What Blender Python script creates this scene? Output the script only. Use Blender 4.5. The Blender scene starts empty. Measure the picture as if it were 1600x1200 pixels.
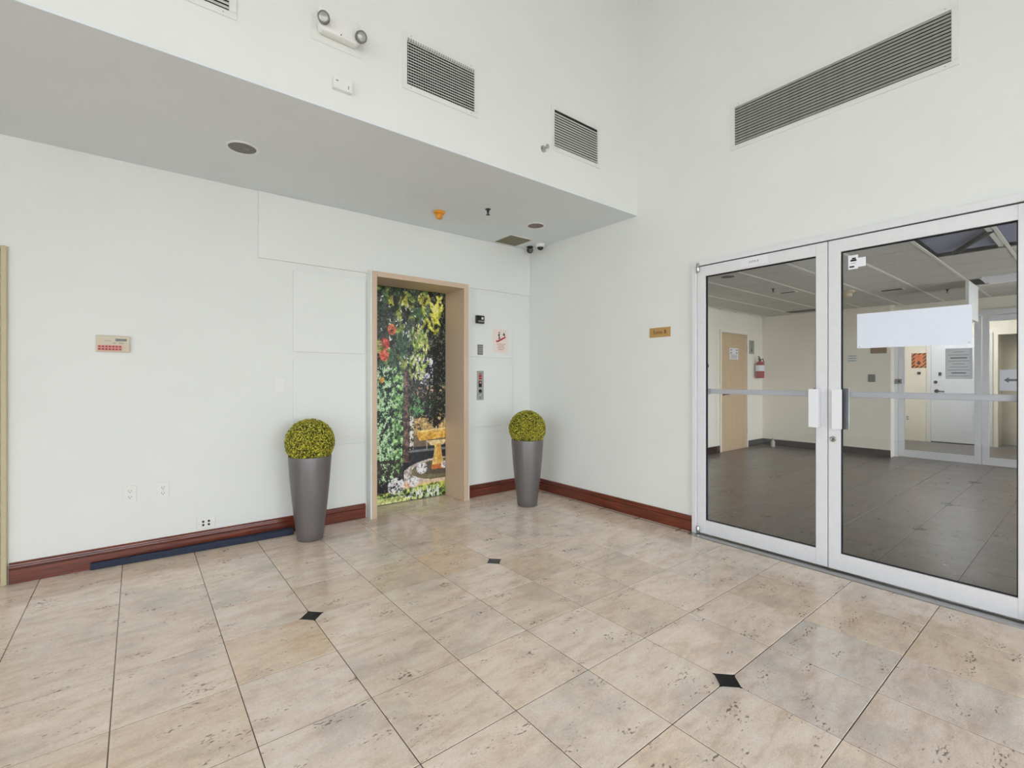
import bpy, bmesh, math, random
import numpy as np
from mathutils import Vector, Matrix

random.seed(7)
SC = bpy.context.scene
C = SC.collection
PI = math.pi

# ------------------------------------------------------------------ camera
FPX, CX, CY, YAW, CAMH = 733.146, 783.442, 591.074, 0.6602, 1.266
cam = bpy.data.cameras.new('camera')
cam.sensor_width = 36.0
cam.lens = FPX / 1600 * 36.0
cam.shift_x = (800 - CX) / 1600
cam.shift_y = -(600 - CY) / 1600
cam.clip_start = 0.05
camo = bpy.data.objects.new('camera', cam)
camo.location = (0, 0, CAMH)
camo.rotation_euler = (PI / 2, 0, -YAW)
C.objects.link(camo)
SC.camera = camo

# ------------------------------------------------------------------ sky, windows' daylight, exposure
world = bpy.data.worlds.new('overcast_sky')
SC.world = world
world.use_nodes = True
bg = world.node_tree.nodes['Background']
bg.inputs['Color'].default_value = (0.95, 0.985, 1.06, 1)
bg.inputs['Strength'].default_value = 9.0
SC.view_settings.view_transform = 'Standard'
SC.view_settings.look = 'None'
SC.view_settings.gamma = 1.0
SC.view_settings.use_curve_mapping = False
SC.view_settings.exposure = -0.06
try:
    SC.cycles.use_denoising = True
    SC.cycles.max_bounces = 10
    SC.cycles.diffuse_bounces = 5
    SC.cycles.glossy_bounces = 4
    SC.cycles.transparent_max_bounces = 16
    SC.cycles.sample_clamp_indirect = 8.0
    SC.cycles.caustics_reflective = False
    SC.cycles.caustics_refractive = False
except Exception:
    pass

def portal(name, loc, rot, sx, sy):
    l = bpy.data.lights.new(name, 'AREA')
    l.shape = 'RECTANGLE'; l.size = sx; l.size_y = sy
    l.cycles.is_portal = True
    o = bpy.data.objects.new(name, l)
    o.location = loc; o.rotation_euler = rot
    C.objects.link(o)
    return o

# ------------------------------------------------------------------ main dimensions (metres, origin below the camera)
T = 0.4064                 # floor tile pitch
I0, J0 = -0.809, -5.3943   # tile grid origin
YA, XB = 4.14, 3.63        # back wall, right wall
YU, ZS = 2.64, 2.757       # front edge and height of the soffit
XL, YF, ZC = -5.05, -4.6, 5.2
FRONT_WINDOWS = [(-4.6, -2.2), (-1.9, 0.5), (0.8, 3.2)]
FW_Z = (0.1, 2.8)
ADDED_SIDE_WINDOW, SW_Z = (-4.3, 0.65), (0.1, 3.7)
SUITE_Z, TAN_Y, XC, XS, XD = 2.44, 4.05, 9.5, 9.75, 12.5
SUITE_Y0 = -1.3

for k, (a, b) in enumerate(FRONT_WINDOWS):
    portal('window_daylight', ((a + b) / 2, YF - 0.06, sum(FW_Z) / 2), (PI / 2, 0, 0), b - a, FW_Z[1] - FW_Z[0])
portal('added_side_window_daylight', (XL - 0.06, sum(ADDED_SIDE_WINDOW) / 2, sum(SW_Z) / 2), (PI / 2, 0, -PI / 2), ADDED_SIDE_WINDOW[1] - ADDED_SIDE_WINDOW[0], SW_Z[1] - SW_Z[0])  # sky portal at the added side window
portal('added_suite_window_daylight', (6.65, SUITE_Y0 - 0.06, 1.3), (PI / 2, 0, 0), 5.5, 2.0)  # sky portal at the added suite window

# ------------------------------------------------------------------ material helpers
MATS = {}
def lin(r, g, b):
    f = lambda v: (v / 255 / 12.92) if v / 255 <= 0.04045 else ((v / 255 + 0.055) / 1.055) ** 2.4
    return (f(r), f(g), f(b), 1)

def mat(name, col, rough=0.5, metal=0.0, spec=0.5, var=0.0, scale=20.0, bump=0.0, stretch=(1, 1, 1), coat=0.0, emit=None):
    """Principled material with a noise-driven colour variation and fine relief."""
    if name in MATS:
        return MATS[name]
    m = bpy.data.materials.new(name)
    m.use_nodes = True
    nt = m.node_tree
    p = nt.nodes['Principled BSDF']
    p.inputs['Roughness'].default_value = rough
    p.inputs['Metallic'].default_value = metal
    p.inputs['Specular IOR Level'].default_value = spec
    if coat:
        p.inputs['Coat Weight'].default_value = coat
        p.inputs['Coat Roughness'].default_value = 0.08
    tc = nt.nodes.new('ShaderNodeTexCoord')
    mp = nt.nodes.new('ShaderNodeMapping')
    mp.inputs['Scale'].default_value = stretch
    nt.links.new(tc.outputs['Object'], mp.inputs['Vector'])
    nz = nt.nodes.new('ShaderNodeTexNoise')
    nz.inputs['Scale'].default_value = scale
    nz.inputs['Detail'].default_value = 4
    nt.links.new(mp.outputs['Vector'], nz.inputs['Vector'])
    cr = nt.nodes.new('ShaderNodeValToRGB')
    c = Vector(col[:3])
    lo, hi = c * (1 - var), c * (1 + var)
    cr.color_ramp.elements[0].position = 0.3
    cr.color_ramp.elements[1].position = 0.7
    cr.color_ramp.elements[0].color = (*lo, 1)
    cr.color_ramp.elements[1].color = (*[min(v, 1) for v in hi], 1)
    nt.links.new(nz.outputs['Fac'], cr.inputs['Fac'])
    nt.links.new(cr.outputs['Color'], p.inputs['Base Color'])
    if bump:
        bp = nt.nodes.new('ShaderNodeBump')
        bp.inputs['Strength'].default_value = bump
        bp.inputs['Distance'].default_value = 0.002
        nt.links.new(nz.outputs['Fac'], bp.inputs['Height'])
        nt.links.new(bp.outputs['Normal'], p.inputs['Normal'])
    if emit:
        p.inputs['Emission Color'].default_value = (*col[:3], 1)
        p.inputs['Emission Strength'].default_value = emit
    MATS[name] = m
    return m

def glass_mat(name, tint, refl0=0.06):
    m = bpy.data.materials.new(name)
    m.use_nodes = True
    nt = m.node_tree
    nt.nodes.remove(nt.nodes['Principled BSDF'])
    out = nt.nodes['Material Output']
    tr = nt.nodes.new('ShaderNodeBsdfTransparent'); tr.inputs['Color'].default_value = tint
    gl = nt.nodes.new('ShaderNodeBsdfGlossy'); gl.inputs['Roughness'].default_value = 0.0
    gl.inputs['Color'].default_value = (0.95, 0.97, 1.0, 1)
    lw = nt.nodes.new('ShaderNodeFresnel'); lw.inputs['IOR'].default_value = 1.55
    mr = nt.nodes.new('ShaderNodeMath'); mr.operation = 'MULTIPLY_ADD'
    mr.inputs[1].default_value = 0.7; mr.inputs[2].default_value = refl0
    nt.links.new(lw.outputs['Fac'], mr.inputs[0])
    mx = nt.nodes.new('ShaderNodeMixShader')
    nt.links.new(mr.outputs['Value'], mx.inputs['Fac'])
    nt.links.new(tr.outputs['BSDF'], mx.inputs[1])
    nt.links.new(gl.outputs['BSDF'], mx.inputs[2])
    nt.links.new(mx.outputs['Shader'], out.inputs['Surface'])
    return m

def stone_mat(name, c_lo, c_mid, c_hi, pit, rough=0.2, grey=lin(198, 189, 180)):
    """Travertine: streaked noise, pits and stains, shifted per tile; tint from the object's colour."""
    m = bpy.data.materials.new(name)
    m.use_nodes = True
    nt = m.node_tree
    p = nt.nodes['Principled BSDF']
    N = nt.nodes.new
    tc = N('ShaderNodeTexCoord'); oi = N('ShaderNodeObjectInfo')
    mul = N('ShaderNodeVectorMath'); mul.operation = 'SCALE'
    comb = N('ShaderNodeCombineXYZ')
    nt.links.new(oi.outputs['Random'], comb.inputs['X'])
    r2 = N('ShaderNodeMath'); r2.operation = 'MULTIPLY'; r2.inputs[1].default_value = 7.31
    nt.links.new(oi.outputs['Random'], r2.inputs[0])
    nt.links.new(r2.outputs[0], comb.inputs['Y'])
    nt.links.new(comb.outputs[0], mul.inputs[0]); mul.inputs['Scale'].default_value = 23.0
    add = N('ShaderNodeVectorMath'); add.operation = 'ADD'
    nt.links.new(tc.outputs['Object'], add.inputs[0]); nt.links.new(mul.outputs[0], add.inputs[1])
    mp = N('ShaderNodeMapping'); mp.inputs['Scale'].default_value = (1.0, 2.6, 1.0)
    nt.links.new(add.outputs[0], mp.inputs['Vector'])
    n1 = N('ShaderNodeTexNoise'); n1.inputs['Scale'].default_value = 5.0; n1.inputs['Detail'].default_value = 12; n1.inputs['Roughness'].default_value = 0.74; n1.inputs['Distortion'].default_value = 0.25
    nt.links.new(mp.outputs[0], n1.inputs['Vector'])
    cr = N('ShaderNodeValToRGB')
    e = cr.color_ramp.elements
    e[0].position = 0.3; e[0].color = c_lo
    e[1].position = 0.72; e[1].color = c_hi
    k = e.new(0.5); k.color = c_mid
    nt.links.new(n1.outputs['Fac'], cr.inputs['Fac'])
    tint = N('ShaderNodeMixRGB'); tint.blend_type = 'MULTIPLY'; tint.inputs['Fac'].default_value = 1
    n4 = N('ShaderNodeTexNoise'); n4.inputs['Scale'].default_value = 2.6; n4.inputs['Detail'].default_value = 7; n4.inputs['Roughness'].default_value = 0.68
    nt.links.new(add.outputs[0], n4.inputs['Vector'])
    wr = N('ShaderNodeMapRange'); wr.inputs['From Min'].default_value = 0.50; wr.inputs['From Max'].default_value = 0.66; wr.inputs['To Max'].default_value = 0.55
    nt.links.new(n4.outputs['Fac'], wr.inputs['Value'])
    gm = N('ShaderNodeMixRGB'); gm.inputs[2].default_value = grey
    nt.links.new(wr.outputs[0], gm.inputs['Fac']); nt.links.new(cr.outputs['Color'], gm.inputs[1])
    n5 = N('ShaderNodeTexNoise'); n5.inputs['Scale'].default_value = 90.0; n5.inputs['Detail'].default_value = 3; n5.inputs['Roughness'].default_value = 0.7
    nt.links.new(mp.outputs[0], n5.inputs['Vector'])
    gr = N('ShaderNodeMapRange'); gr.inputs['From Min'].default_value = 0.3; gr.inputs['From Max'].default_value = 0.7; gr.inputs['To Min'].default_value = 0.86; gr.inputs['To Max'].default_value = 1.10
    nt.links.new(n5.outputs['Fac'], gr.inputs['Value'])
    gx = N('ShaderNodeVectorMath'); gx.operation = 'SCALE'
    nt.links.new(gm.outputs[0], gx.inputs[0]); nt.links.new(gr.outputs[0], gx.inputs['Scale'])
    nt.links.new(gx.outputs[0], tint.inputs[1]); nt.links.new(oi.outputs['Color'], tint.inputs[2])
    # pits: fine streaked noise cut by a broader mask
    mp2 = N('ShaderNodeMapping'); mp2.inputs['Scale'].default_value = (1.0, 2.2, 1.0)
    nt.links.new(add.outputs[0], mp2.inputs['Vector'])
    n2 = N('ShaderNodeTexNoise'); n2.inputs['Scale'].default_value = 46.0; n2.inputs['Detail'].default_value = 3
    n3 = N('ShaderNodeTexNoise'); n3.inputs['Scale'].default_value = 5.0; n3.inputs['Detail'].default_value = 2
    nt.links.new(mp2.outputs[0], n2.inputs['Vector']); nt.links.new(mp2.outputs[0], n3.inputs['Vector'])
    sm = N('ShaderNodeMath'); sm.operation = 'MULTIPLY'
    nt.links.new(n2.outputs['Fac'], sm.inputs[0]); nt.links.new(n3.outputs['Fac'], sm.inputs[1])
    pr = N('ShaderNodeMapRange'); pr.inputs['From Min'].default_value = 0.358; pr.inputs['From Max'].default_value = 0.425
    nt.links.new(sm.outputs[0], pr.inputs['Value'])
    pm = N('ShaderNodeMixRGB'); pm.inputs[2].default_value = pit
    sc = N('ShaderNodeMath'); sc.operation = 'MULTIPLY'; sc.inputs[1].default_value = 0.75
    nt.links.new(pr.outputs['Result'], sc.inputs[0])
    nt.links.new(sc.outputs[0], pm.inputs['Fac']); nt.links.new(tint.outputs[0], pm.inputs[1])
    nt.links.new(pm.outputs[0], p.inputs['Base Color'])
    rr = N('ShaderNodeMapRange'); rr.inputs['To Min'].default_value = rough; rr.inputs['To Max'].default_value = rough + 0.14
    nt.links.new(n1.outputs['Fac'], rr.inputs['Value']); nt.links.new(rr.outputs[0], p.inputs['Roughness'])
    bp = N('ShaderNodeBump'); bp.inputs['Strength'].default_value = 0.25; bp.inputs['Distance'].default_value = 0.001; bp.invert = True
    nt.links.new(pr.outputs['Result'], bp.inputs['Height']); nt.links.new(bp.outputs[0], p.inputs['Normal'])
    MATS[name] = m
    return m

def colour_attr_mat(name, rough=0.35):
    m = bpy.data.materials.new(name)
    m.use_nodes = True
    nt = m.node_tree
    p = nt.nodes['Principled BSDF']
    a = nt.nodes.new('ShaderNodeVertexColor'); a.layer_name = 'print'
    nt.links.new(a.outputs['Color'], p.inputs['Base Color'])
    p.inputs['Roughness'].default_value = rough
    return m

M_wall = mat('white_wall_paint', lin(229, 231, 227), 0.6, var=0.012, scale=3, bump=0.0)
M_soffit = mat('white_soffit_paint', lin(226, 232, 234), 0.65, var=0.012, scale=3)
M_panel = mat('white_wall_panel_paint', lin(230, 232, 228), 0.5, var=0.01, scale=3)
M_white = mat('white_plastic', lin(232, 232, 228), 0.35, var=0.01)
M_paper = mat('white_paper', lin(236, 238, 242), 0.55, var=0.01)
M_alu = mat('white_painted_aluminium', lin(226, 226, 228), 0.32, var=0.02, scale=30)
M_alu2 = mat('white_aluminium_handle', lin(236, 237, 240), 0.25, var=0.01)
M_metal = mat('brushed_steel', lin(178, 178, 176), 0.3, metal=1.0, var=0.05, scale=60, stretch=(1, 1, 8))
M_chrome = mat('chrome', lin(190, 190, 190), 0.12, metal=1.0)
M_black = mat('black_plastic', lin(22, 22, 23), 0.35, var=0.1)
M_dark = mat('dark_opening_shade', lin(20, 20, 19), 0.7, var=0.1)  # near-black for painted shade in openings; also shaft wall and strut
M_dark2 = mat('grey_rear_bar', lin(112, 113, 108), 0.6)
M_lens = mat('lamp_lens', lin(168, 168, 164), 0.3, metal=0.4)
M_gap = mat('gap_shade_and_gasket', lin(18, 18, 18), 0.8)  # black for glazing gaskets and for strips painting the shade in gaps
M_vent = mat('white_vent_enamel', lin(226, 227, 222), 0.45, var=0.01)
M_slat = mat('grey_vent_slat', lin(202, 203, 197), 0.5, var=0.05, scale=40)
M_slat2 = mat('dusty_vent_slat', lin(166, 167, 160), 0.55, var=0.1, scale=40)
M_tan = mat('tan_elevator_enamel', lin(208, 184, 160), 0.32, var=0.03, scale=50)
M_wood = mat('mahogany_stain', lin(106, 47, 28), 0.3, var=0.5, scale=9, stretch=(0.5, 3, 9), bump=0.15, coat=0.3)
M_navy = mat('navy_rubber', lin(38, 46, 66), 0.75, var=0.2, scale=60, bump=0.3)
M_pot = mat('grey_metallic_pot', lin(118, 114, 114), 0.38, metal=0.45, var=0.02, scale=8)
M_soil = mat('dark_soil', lin(50, 42, 30), 0.95, var=0.3, scale=60, bump=0.5)
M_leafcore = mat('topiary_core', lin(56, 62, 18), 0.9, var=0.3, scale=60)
M_grout = mat('dark_grout', lin(74, 60, 50), 0.9, var=0.15, scale=60)
M_inlay = mat('black_granite', lin(20, 20, 22), 0.2, var=0.5, scale=70)
M_cream = mat('cream_plastic', lin(208, 197, 174), 0.45, var=0.02)
M_red = mat('red_keys', lin(150, 40, 36), 0.45, var=0.1)
M_redborder = mat('pale_red_print', lin(226, 158, 146), 0.5)
M_lcd = mat('dark_green_display', lin(40, 48, 36), 0.2)
M_gold = mat('brushed_brass_plaque', lin(196, 156, 96), 0.35, metal=0.35, var=0.06, scale=40, stretch=(8, 1, 1))
M_brownink = mat('brown_engraving', lin(70, 44, 18), 0.6)
M_ink = mat('grey_ink', lin(120, 120, 122), 0.6)
M_blackink = mat('black_ink', lin(26, 26, 26), 0.6)
M_redink = mat('red_ink', lin(170, 42, 34), 0.6)
M_pinkpaper = mat('pinkish_paper', lin(236, 222, 214), 0.5)
M_orange = mat('orange_plastic', lin(226, 152, 34), 0.4, var=0.04)
M_downlight = mat('downlight_recess_shade', lin(104, 104, 100), 0.35, metal=0.3)  # grey that paints the shade of a recess on a flat disc
M_downlight2 = mat('brown_downlight_reflector', lin(112, 84, 74), 0.3, metal=0.6)
M_beigevent = mat('beige_ceiling_grille', lin(150, 146, 126), 0.6, var=0.06, scale=90)
M_doorpaint = mat('cream_door_paint', lin(226, 206, 186), 0.5, var=0.02)
M_doorframe = mat('khaki_door_frame', lin(196, 184, 148), 0.5, var=0.03)
M_suitewall = mat('suite_wall_paint', lin(244, 238, 221), 0.7, var=0.02, scale=3)
M_suitedoor = mat('tan_wood_door', lin(206, 178, 142), 0.5, var=0.06, scale=6, stretch=(6, 6, 0.6))
M_ceiltile = mat('ceiling_tile_board', lin(192, 187, 178), 0.9, var=0.05, scale=50, bump=0.3)
M_tbar = mat('white_grid_bar', lin(226, 222, 210), 0.5)
M_darkbase = mat('dark_vinyl_base', lin(46, 34, 30), 0.5, var=0.1)
M_hallfloor = mat('dark_wood_floor', lin(96, 90, 86), 0.35, var=0.3, scale=10, stretch=(0.8, 9, 1))
M_extred = mat('extinguisher_red', lin(170, 30, 28), 0.3)
M_hazard = mat('hazard_orange', lin(224, 128, 60), 0.5)
M_bluegrey = mat('bluegrey_louver', lin(150, 152, 172), 0.5, var=0.06)
M_clearplastic = mat('milky_bottle_plastic', lin(206, 196, 182), 0.25)
M_ground = mat('outdoor_paving', lin(206, 204, 198), 0.9, var=0.06, scale=2)
M_green = mat('grey_green_sign', lin(150, 156, 140), 0.5)
M_brownsign = mat('brown_sign', lin(150, 122, 92), 0.5)
M_greyplate = mat('grey_plate', lin(128, 126, 120), 0.45)
M_glass = glass_mat('tinted_glass', (0.945, 0.948, 0.955, 1), 0.012)
M_glass2 = glass_mat('clear_glass', (0.93, 0.94, 0.94, 1), 0.01)
M_trav = stone_mat('travertine', lin(211, 187, 166), lin(239, 220, 202), lin(249, 238, 226), lin(80, 62, 50), 0.05)
M_trav2 = stone_mat('shaded_travertine', lin(76, 69, 65), lin(100, 92, 87), lin(122, 113, 107), lin(36, 32, 29), 0.22, lin(66, 64, 63))  # same stone, its colour darkened to paint the suite's dimness

# ------------------------------------------------------------------ mesh helpers
class MB:
    def __init__(self):
        self.v = []; self.f = []
    def add(self, vs, fs):
        n = len(self.v)
        self.v += [tuple(x) for x in vs]
        self.f += [tuple(i + n for i in f) for f in fs]
        return self
    def box(self, x0, x1, y0, y1, z0, z1):
        x0, x1 = min(x0, x1), max(x0, x1); y0, y1 = min(y0, y1), max(y0, y1); z0, z1 = min(z0, z1), max(z0, z1)
        vs = [(x0, y0, z0), (x1, y0, z0), (x1, y1, z0), (x0, y1, z0), (x0, y0, z1), (x1, y0, z1), (x1, y1, z1), (x0, y1, z1)]
        return self.add(vs, [(0, 3, 2, 1), (4, 5, 6, 7), (0, 1, 5, 4), (1, 2, 6, 5), (2, 3, 7, 6), (3, 0, 4, 7)])
    def prism(self, pts, a, b, axis='y'):
        """polygon pts extruded from a to b; axis y: pts are (x,z); axis x: pts (y,z); axis z: pts (x,y)"""
        n = len(pts)
        def mk(p, q):
            return (p[0], q, p[1]) if axis == 'y' else (q, p[0], p[1]) if axis == 'x' else (p[0], p[1], q)
        vs = [mk(p, a) for p in pts] + [mk(p, b) for p in pts]
        fs = [tuple(range(n)), tuple(range(2 * n - 1, n - 1, -1))] + [(i, i + n, (i + 1) % n + n, (i + 1) % n) for i in range(n)]
        return self.add(vs, fs)
    def lathe(self, prof, n=32, origin=(0, 0, 0), direction=(0, 0, 1), cap=True):
        d = Vector(direction).normalized()
        q = Vector((0, 0, 1)).rotation_difference(d)
        o = Vector(origin)
        vs = []; fs = []
        for r, h in prof:
            for k in range(n):
                a = 2 * PI * k / n
                vs.append(o + q @ Vector((r * math.cos(a), r * math.sin(a), h)))
        for i in range(len(prof) - 1):
            for k in range(n):
                k2 = (k + 1) % n
                fs.append((i * n + k, i * n + k2, (i + 1) * n + k2, (i + 1) * n + k))
        if cap:
            fs.append(tuple(range(n - 1, -1, -1)))
            b = (len(prof) - 1) * n
            fs.append(tuple(b + k for k in range(n)))
        return self.add(vs, fs)
    def tube(self, pts, r, n=10):
        pts = [Vector(p) for p in pts]
        vs = []; fs = []
        for i, p in enumerate(pts):
            d = (pts[min(i + 1, len(pts) - 1)] - pts[max(i - 1, 0)]).normalized()
            q = Vector((0, 0, 1)).rotation_difference(d)
            for k in range(n):
                a = 2 * PI * k / n
                vs.append(p + q @ Vector((r * math.cos(a), r * math.sin(a), 0)))
        for i in range(len(pts) - 1):
            for k in range(n):
                k2 = (k + 1) % n
                fs.append((i * n + k, i * n + k2, (i + 1) * n + k2, (i + 1) * n + k))
        fs.append(tuple(range(n - 1, -1, -1))); b = (len(pts) - 1) * n
        fs.append(tuple(b + k for k in range(n)))
        return self.add(vs, fs)
    def mesh(self, name, m, bevel=0.0, smooth=False, seg=2):
        me = bpy.data.meshes.new(name)
        me.from_pydata(self.v, [], self.f)
        bm = bmesh.new(); bm.from_mesh(me)
        bmesh.ops.recalc_face_normals(bm, faces=bm.faces)
        if bevel:
            ed = [e for e in bm.edges if len(e.link_faces) == 2 and e.calc_face_angle(0) > 0.6]
            bmesh.ops.bevel(bm, geom=ed, offset=bevel, segments=seg, affect='EDGES', profile=0.5, clamp_overlap=True)
        if smooth:
            for f in bm.faces: f.smooth = True
            for e in bm.edges:
                if len(e.link_faces) == 2 and e.calc_face_angle(0) > 0.7: e.smooth = False
        bm.to_mesh(me); bm.free()
        if m: me.materials.append(m)
        return me
    def build(self, name, m, parent=None, loc=(0, 0, 0), rot=(0, 0, 0), bevel=0.0, smooth=False, seg=2):
        return link(name, self.mesh(name, m, bevel, smooth, seg), parent, loc, rot)

def link(name, me, parent=None, loc=(0, 0, 0), rot=(0, 0, 0)):
    o = bpy.data.objects.new(name, me)
    o.location = loc; o.rotation_euler = rot
    if parent: o.parent = parent
    C.objects.link(o)
    return o

def box(name, m, parent, *b, bevel=0.0, **k):
    mb = MB()
    for q in b: mb.box(*q)
    return mb.build(name, m, parent, bevel=bevel, **k)

def thing(name, label, cat, loc=(0, 0, 0), rotz=0.0, group=None):
    o = bpy.data.objects.new(name, None)
    o.empty_display_size = 0.05
    o.location = loc; o.rotation_euler = (0, 0, rotz)
    C.objects.link(o)
    return tag(o, label, cat, group)

def tag(o, label=None, cat=None, group=None, kind=None):
    if label: o['label'] = label
    if cat: o['category'] = cat
    if group: o['group'] = group
    if kind: o['kind'] = kind
    return o

def struct(o, label=None):
    o['kind'] = 'structure'
    if label: o['label'] = label
    return o

def text(name, s, size, m, parent, loc, rot=(PI / 2, 0, 0), align='CENTER', xs=1.0):
    cu = bpy.data.curves.new(name, 'FONT')
    cu.body = s; cu.size = size; cu.align_x = align; cu.align_y = 'CENTER'; cu.extrude = 0.0004
    cu.resolution_u = 2
    tmp = bpy.data.objects.new('tmp', cu)
    C.objects.link(tmp)
    dg = bpy.context.evaluated_depsgraph_get()
    me = bpy.data.meshes.new_from_object(tmp.evaluated_get(dg))
    bpy.data.objects.remove(tmp)
    me.materials.clear(); me.materials.append(m)
    o = link(name, me, parent, loc, rot)
    o.scale = (xs, 1, 1)
    return o

RB = -PI / 2   # rotation that makes a local "facing -Y" build face -X (right wall)

# ================================================================== STRUCTURE
# ---- lobby floor
fl = MB(); fl.box(XL, XB + 0.0, YF, YA + 0.02, -0.2, -0.0016); fl.box(1.66, 2.72, YA, 4.5, -0.2, -0.0016)
def floor_mat():
    m = bpy.data.materials.new('distant_tile_floor'); m.use_nodes = True
    nt = m.node_tree; p = nt.nodes['Principled BSDF']; p.inputs['Roughness'].default_value = 0.15
    tc = nt.nodes.new('ShaderNodeTexCoord'); mp = nt.nodes.new('ShaderNodeMapping')
    mp.inputs['Scale'].default_value = (1 / T, 1 / T, 1); mp.inputs['Location'].default_value = (I0, J0, 0)
    nt.links.new(tc.outputs['Object'], mp.inputs['Vector'])
    b = nt.nodes.new('ShaderNodeTexBrick'); b.offset = 0.0; b.squash = 1.0
    b.inputs['Scale'].default_value = 1; b.inputs['Brick Width'].default_value = 1; b.inputs['Row Height'].default_value = 1; b.inputs['Mortar Size'].default_value = 0.014
    b.inputs['Color1'].default_value = lin(230, 215, 202); b.inputs['Color2'].default_value = lin(216, 200, 186); b.inputs['Mortar'].default_value = lin(74, 60, 50)
    nt.links.new(mp.outputs[0], b.inputs['Vector']); nt.links.new(b.outputs['Color'], p.inputs['Base Color'])
    return m
floor = struct(fl.build('floor', floor_mat()), 'polished beige travertine tile floor of the lobby')
TINTS = [(1, 1, 1, 1), (0.97, 0.965, 0.95, 1), (1.02, 1.01, 1.0, 1), (0.95, 0.92, 0.87, 1), (0.98, 0.99, 1.0, 1), (0.93, 0.90, 0.85, 1), (1.0, 0.98, 0.95, 1)]
GAP = 0.0017
def tile_mesh(x0, x1, y0, y1, cuts, m=None):
    """tile polygon centred on its own origin, corners cut where a black inlay sits"""
    g = GAP; c = 0.062
    X0, X1, Y0, Y1 = x0 + g, x1 - g, y0 + g, y1 - g
    pts = []
    for (cx, cy, k) in ((X0, Y0, 'a'), (X1, Y0, 'b'), (X1, Y1, 'c'), (X0, Y1, 'd')):
        if k in cuts:
            sx = 1 if cx == X0 else -1; sy = 1 if cy == Y0 else -1
            p, q = (cx + sx * c, cy), (cx, cy + sy * c)
            pts += [q, p] if k in 'ac' else [p, q]
        else:
            pts.append((cx, cy))
    mx, my = (x0 + x1) / 2, (y0 + y1) / 2
    pts = [(a - mx, b - my) for a, b in pts]
    n = len(pts); ins = 0.0012
    top = [(a - math.copysign(ins, a), b - math.copysign(ins, b), 0.0) for a, b in pts]
    mid = [(a, b, -ins) for a, b in pts]
    bot = [(a, b, -0.012) for a, b in pts]
    mb = MB()
    fs = [tuple(range(n))] + [(i, n + i, n + (i + 1) % n, (i + 1) % n) for i in range(n)] + [(n + i, 2 * n + i, 2 * n + (i + 1) % n, n + (i + 1) % n) for i in range(n)]
    mb.add(top + mid + bot, fs)
    return mb.mesh('tile', m or M_trav), (mx, my)
TILE_CACHE = {}
def lay_tiles(parent, i0, i1, j0, j1, xlim, ylim, inlays, special=None, m=None):
    special = special or {}
    for i in range(i0, i1):
        for j in range(j0, j1):
            x0, x1 = (i - I0) * T, (i + 1 - I0) * T
            y0, y1 = (j - J0) * T, (j + 1 - J0) * T
            x0, x1 = max(x0, xlim[0]), min(x1, xlim[1])
            y0, y1 = max(y0, ylim[0]), min(y1, ylim[1])
            if x1 - x0 < 0.02 or y1 - y0 < 0.02: continue
            cuts = ''.join(k for k, (di, dj) in dict(a=(0, 0), b=(1, 0), c=(1, 1), d=(0, 1)).items() if (i + di, j + dj) in inlays)
            key = (round(x1 - x0, 4), round(y1 - y0, 4), cuts, m)
            if key not in TILE_CACHE:
                TILE_CACHE[key] = tile_mesh(x0, x1, y0, y1, cuts, m)[0]
            o = link('tile', TILE_CACHE[key], parent, ((x0 + x1) / 2, (y0 + y1) / 2, random.uniform(-0.0004, 0.0002)))
            h = random.Random(i * 131 + j * 17)
            tc_ = special.get((i, j), TINTS[h.randrange(len(TINTS))]); o.color = tc_
            if h.random() < 0.5: o.rotation_euler.z = PI if not cuts else 0
    c = 0.062 - 0.004
    me = MB().prism([(-c, 0), (0, -c), (c, 0), (0, c)], -0.012, 0.0, 'z').mesh('inlay_tile', M_inlay)
    for (i, j) in inlays:
        link('inlay_tile', me, parent, ((i - I0) * T, (j - J0) * T, 0.0))
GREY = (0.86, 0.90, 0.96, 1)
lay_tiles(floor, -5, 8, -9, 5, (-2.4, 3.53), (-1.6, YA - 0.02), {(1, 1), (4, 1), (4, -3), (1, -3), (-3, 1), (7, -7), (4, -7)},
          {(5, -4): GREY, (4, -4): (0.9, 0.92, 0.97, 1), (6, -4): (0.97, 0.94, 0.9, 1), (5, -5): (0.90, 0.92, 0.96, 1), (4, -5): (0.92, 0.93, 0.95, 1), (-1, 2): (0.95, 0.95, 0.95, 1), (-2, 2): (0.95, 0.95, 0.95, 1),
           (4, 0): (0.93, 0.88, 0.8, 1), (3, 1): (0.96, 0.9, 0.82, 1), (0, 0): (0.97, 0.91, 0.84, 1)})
for xa, xb in ((1.70, 2.172), (2.172, 2.65)):
    me, (mx, my) = tile_mesh(xa, xb, YA - 0.02, 4.405, '')
    link('tile', me, floor, (mx, my, 0))

# ---- back wall (elevator wall), with its opening
bw = MB()
EX0, EX1, EZ = 1.66, 2.715, 2.235
bw.box(XL - 0.15, EX0, YA, YA + 0.15, -0.15, ZS + 0.1); bw.box(EX1, XB + 0.12, YA, YA + 0.15, -0.15, ZS + 0.1); bw.box(EX0, EX1, YA, YA + 0.15, EZ, ZS + 0.1)
wall_back = struct(bw.build('wall_back', M_wall), 'white panelled back wall around the elevator')
def wpanel(x0, x1, z0, z1, d=0.014):
    return box('panel', M_panel, wall_back, (x0, x1, YA - d, YA + 0.001, z0, z1), bevel=0.003)
wpanel(0.76, XB - 0.004, 2.225, ZS - 0.001, 0.020)
wpanel(1.02, 1.64, 1.487, 2.162); wpanel(1.02, 1.64, 0.747, 1.423); wpanel(1.02, 1.64, 0.135, 0.684)
wpanel(2.74, 3.36, 1.495, 2.175); wpanel(2.74, 3.36, 0.747, 1.423); wpanel(2.74, 3.36, 0.135, 0.684)

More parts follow.
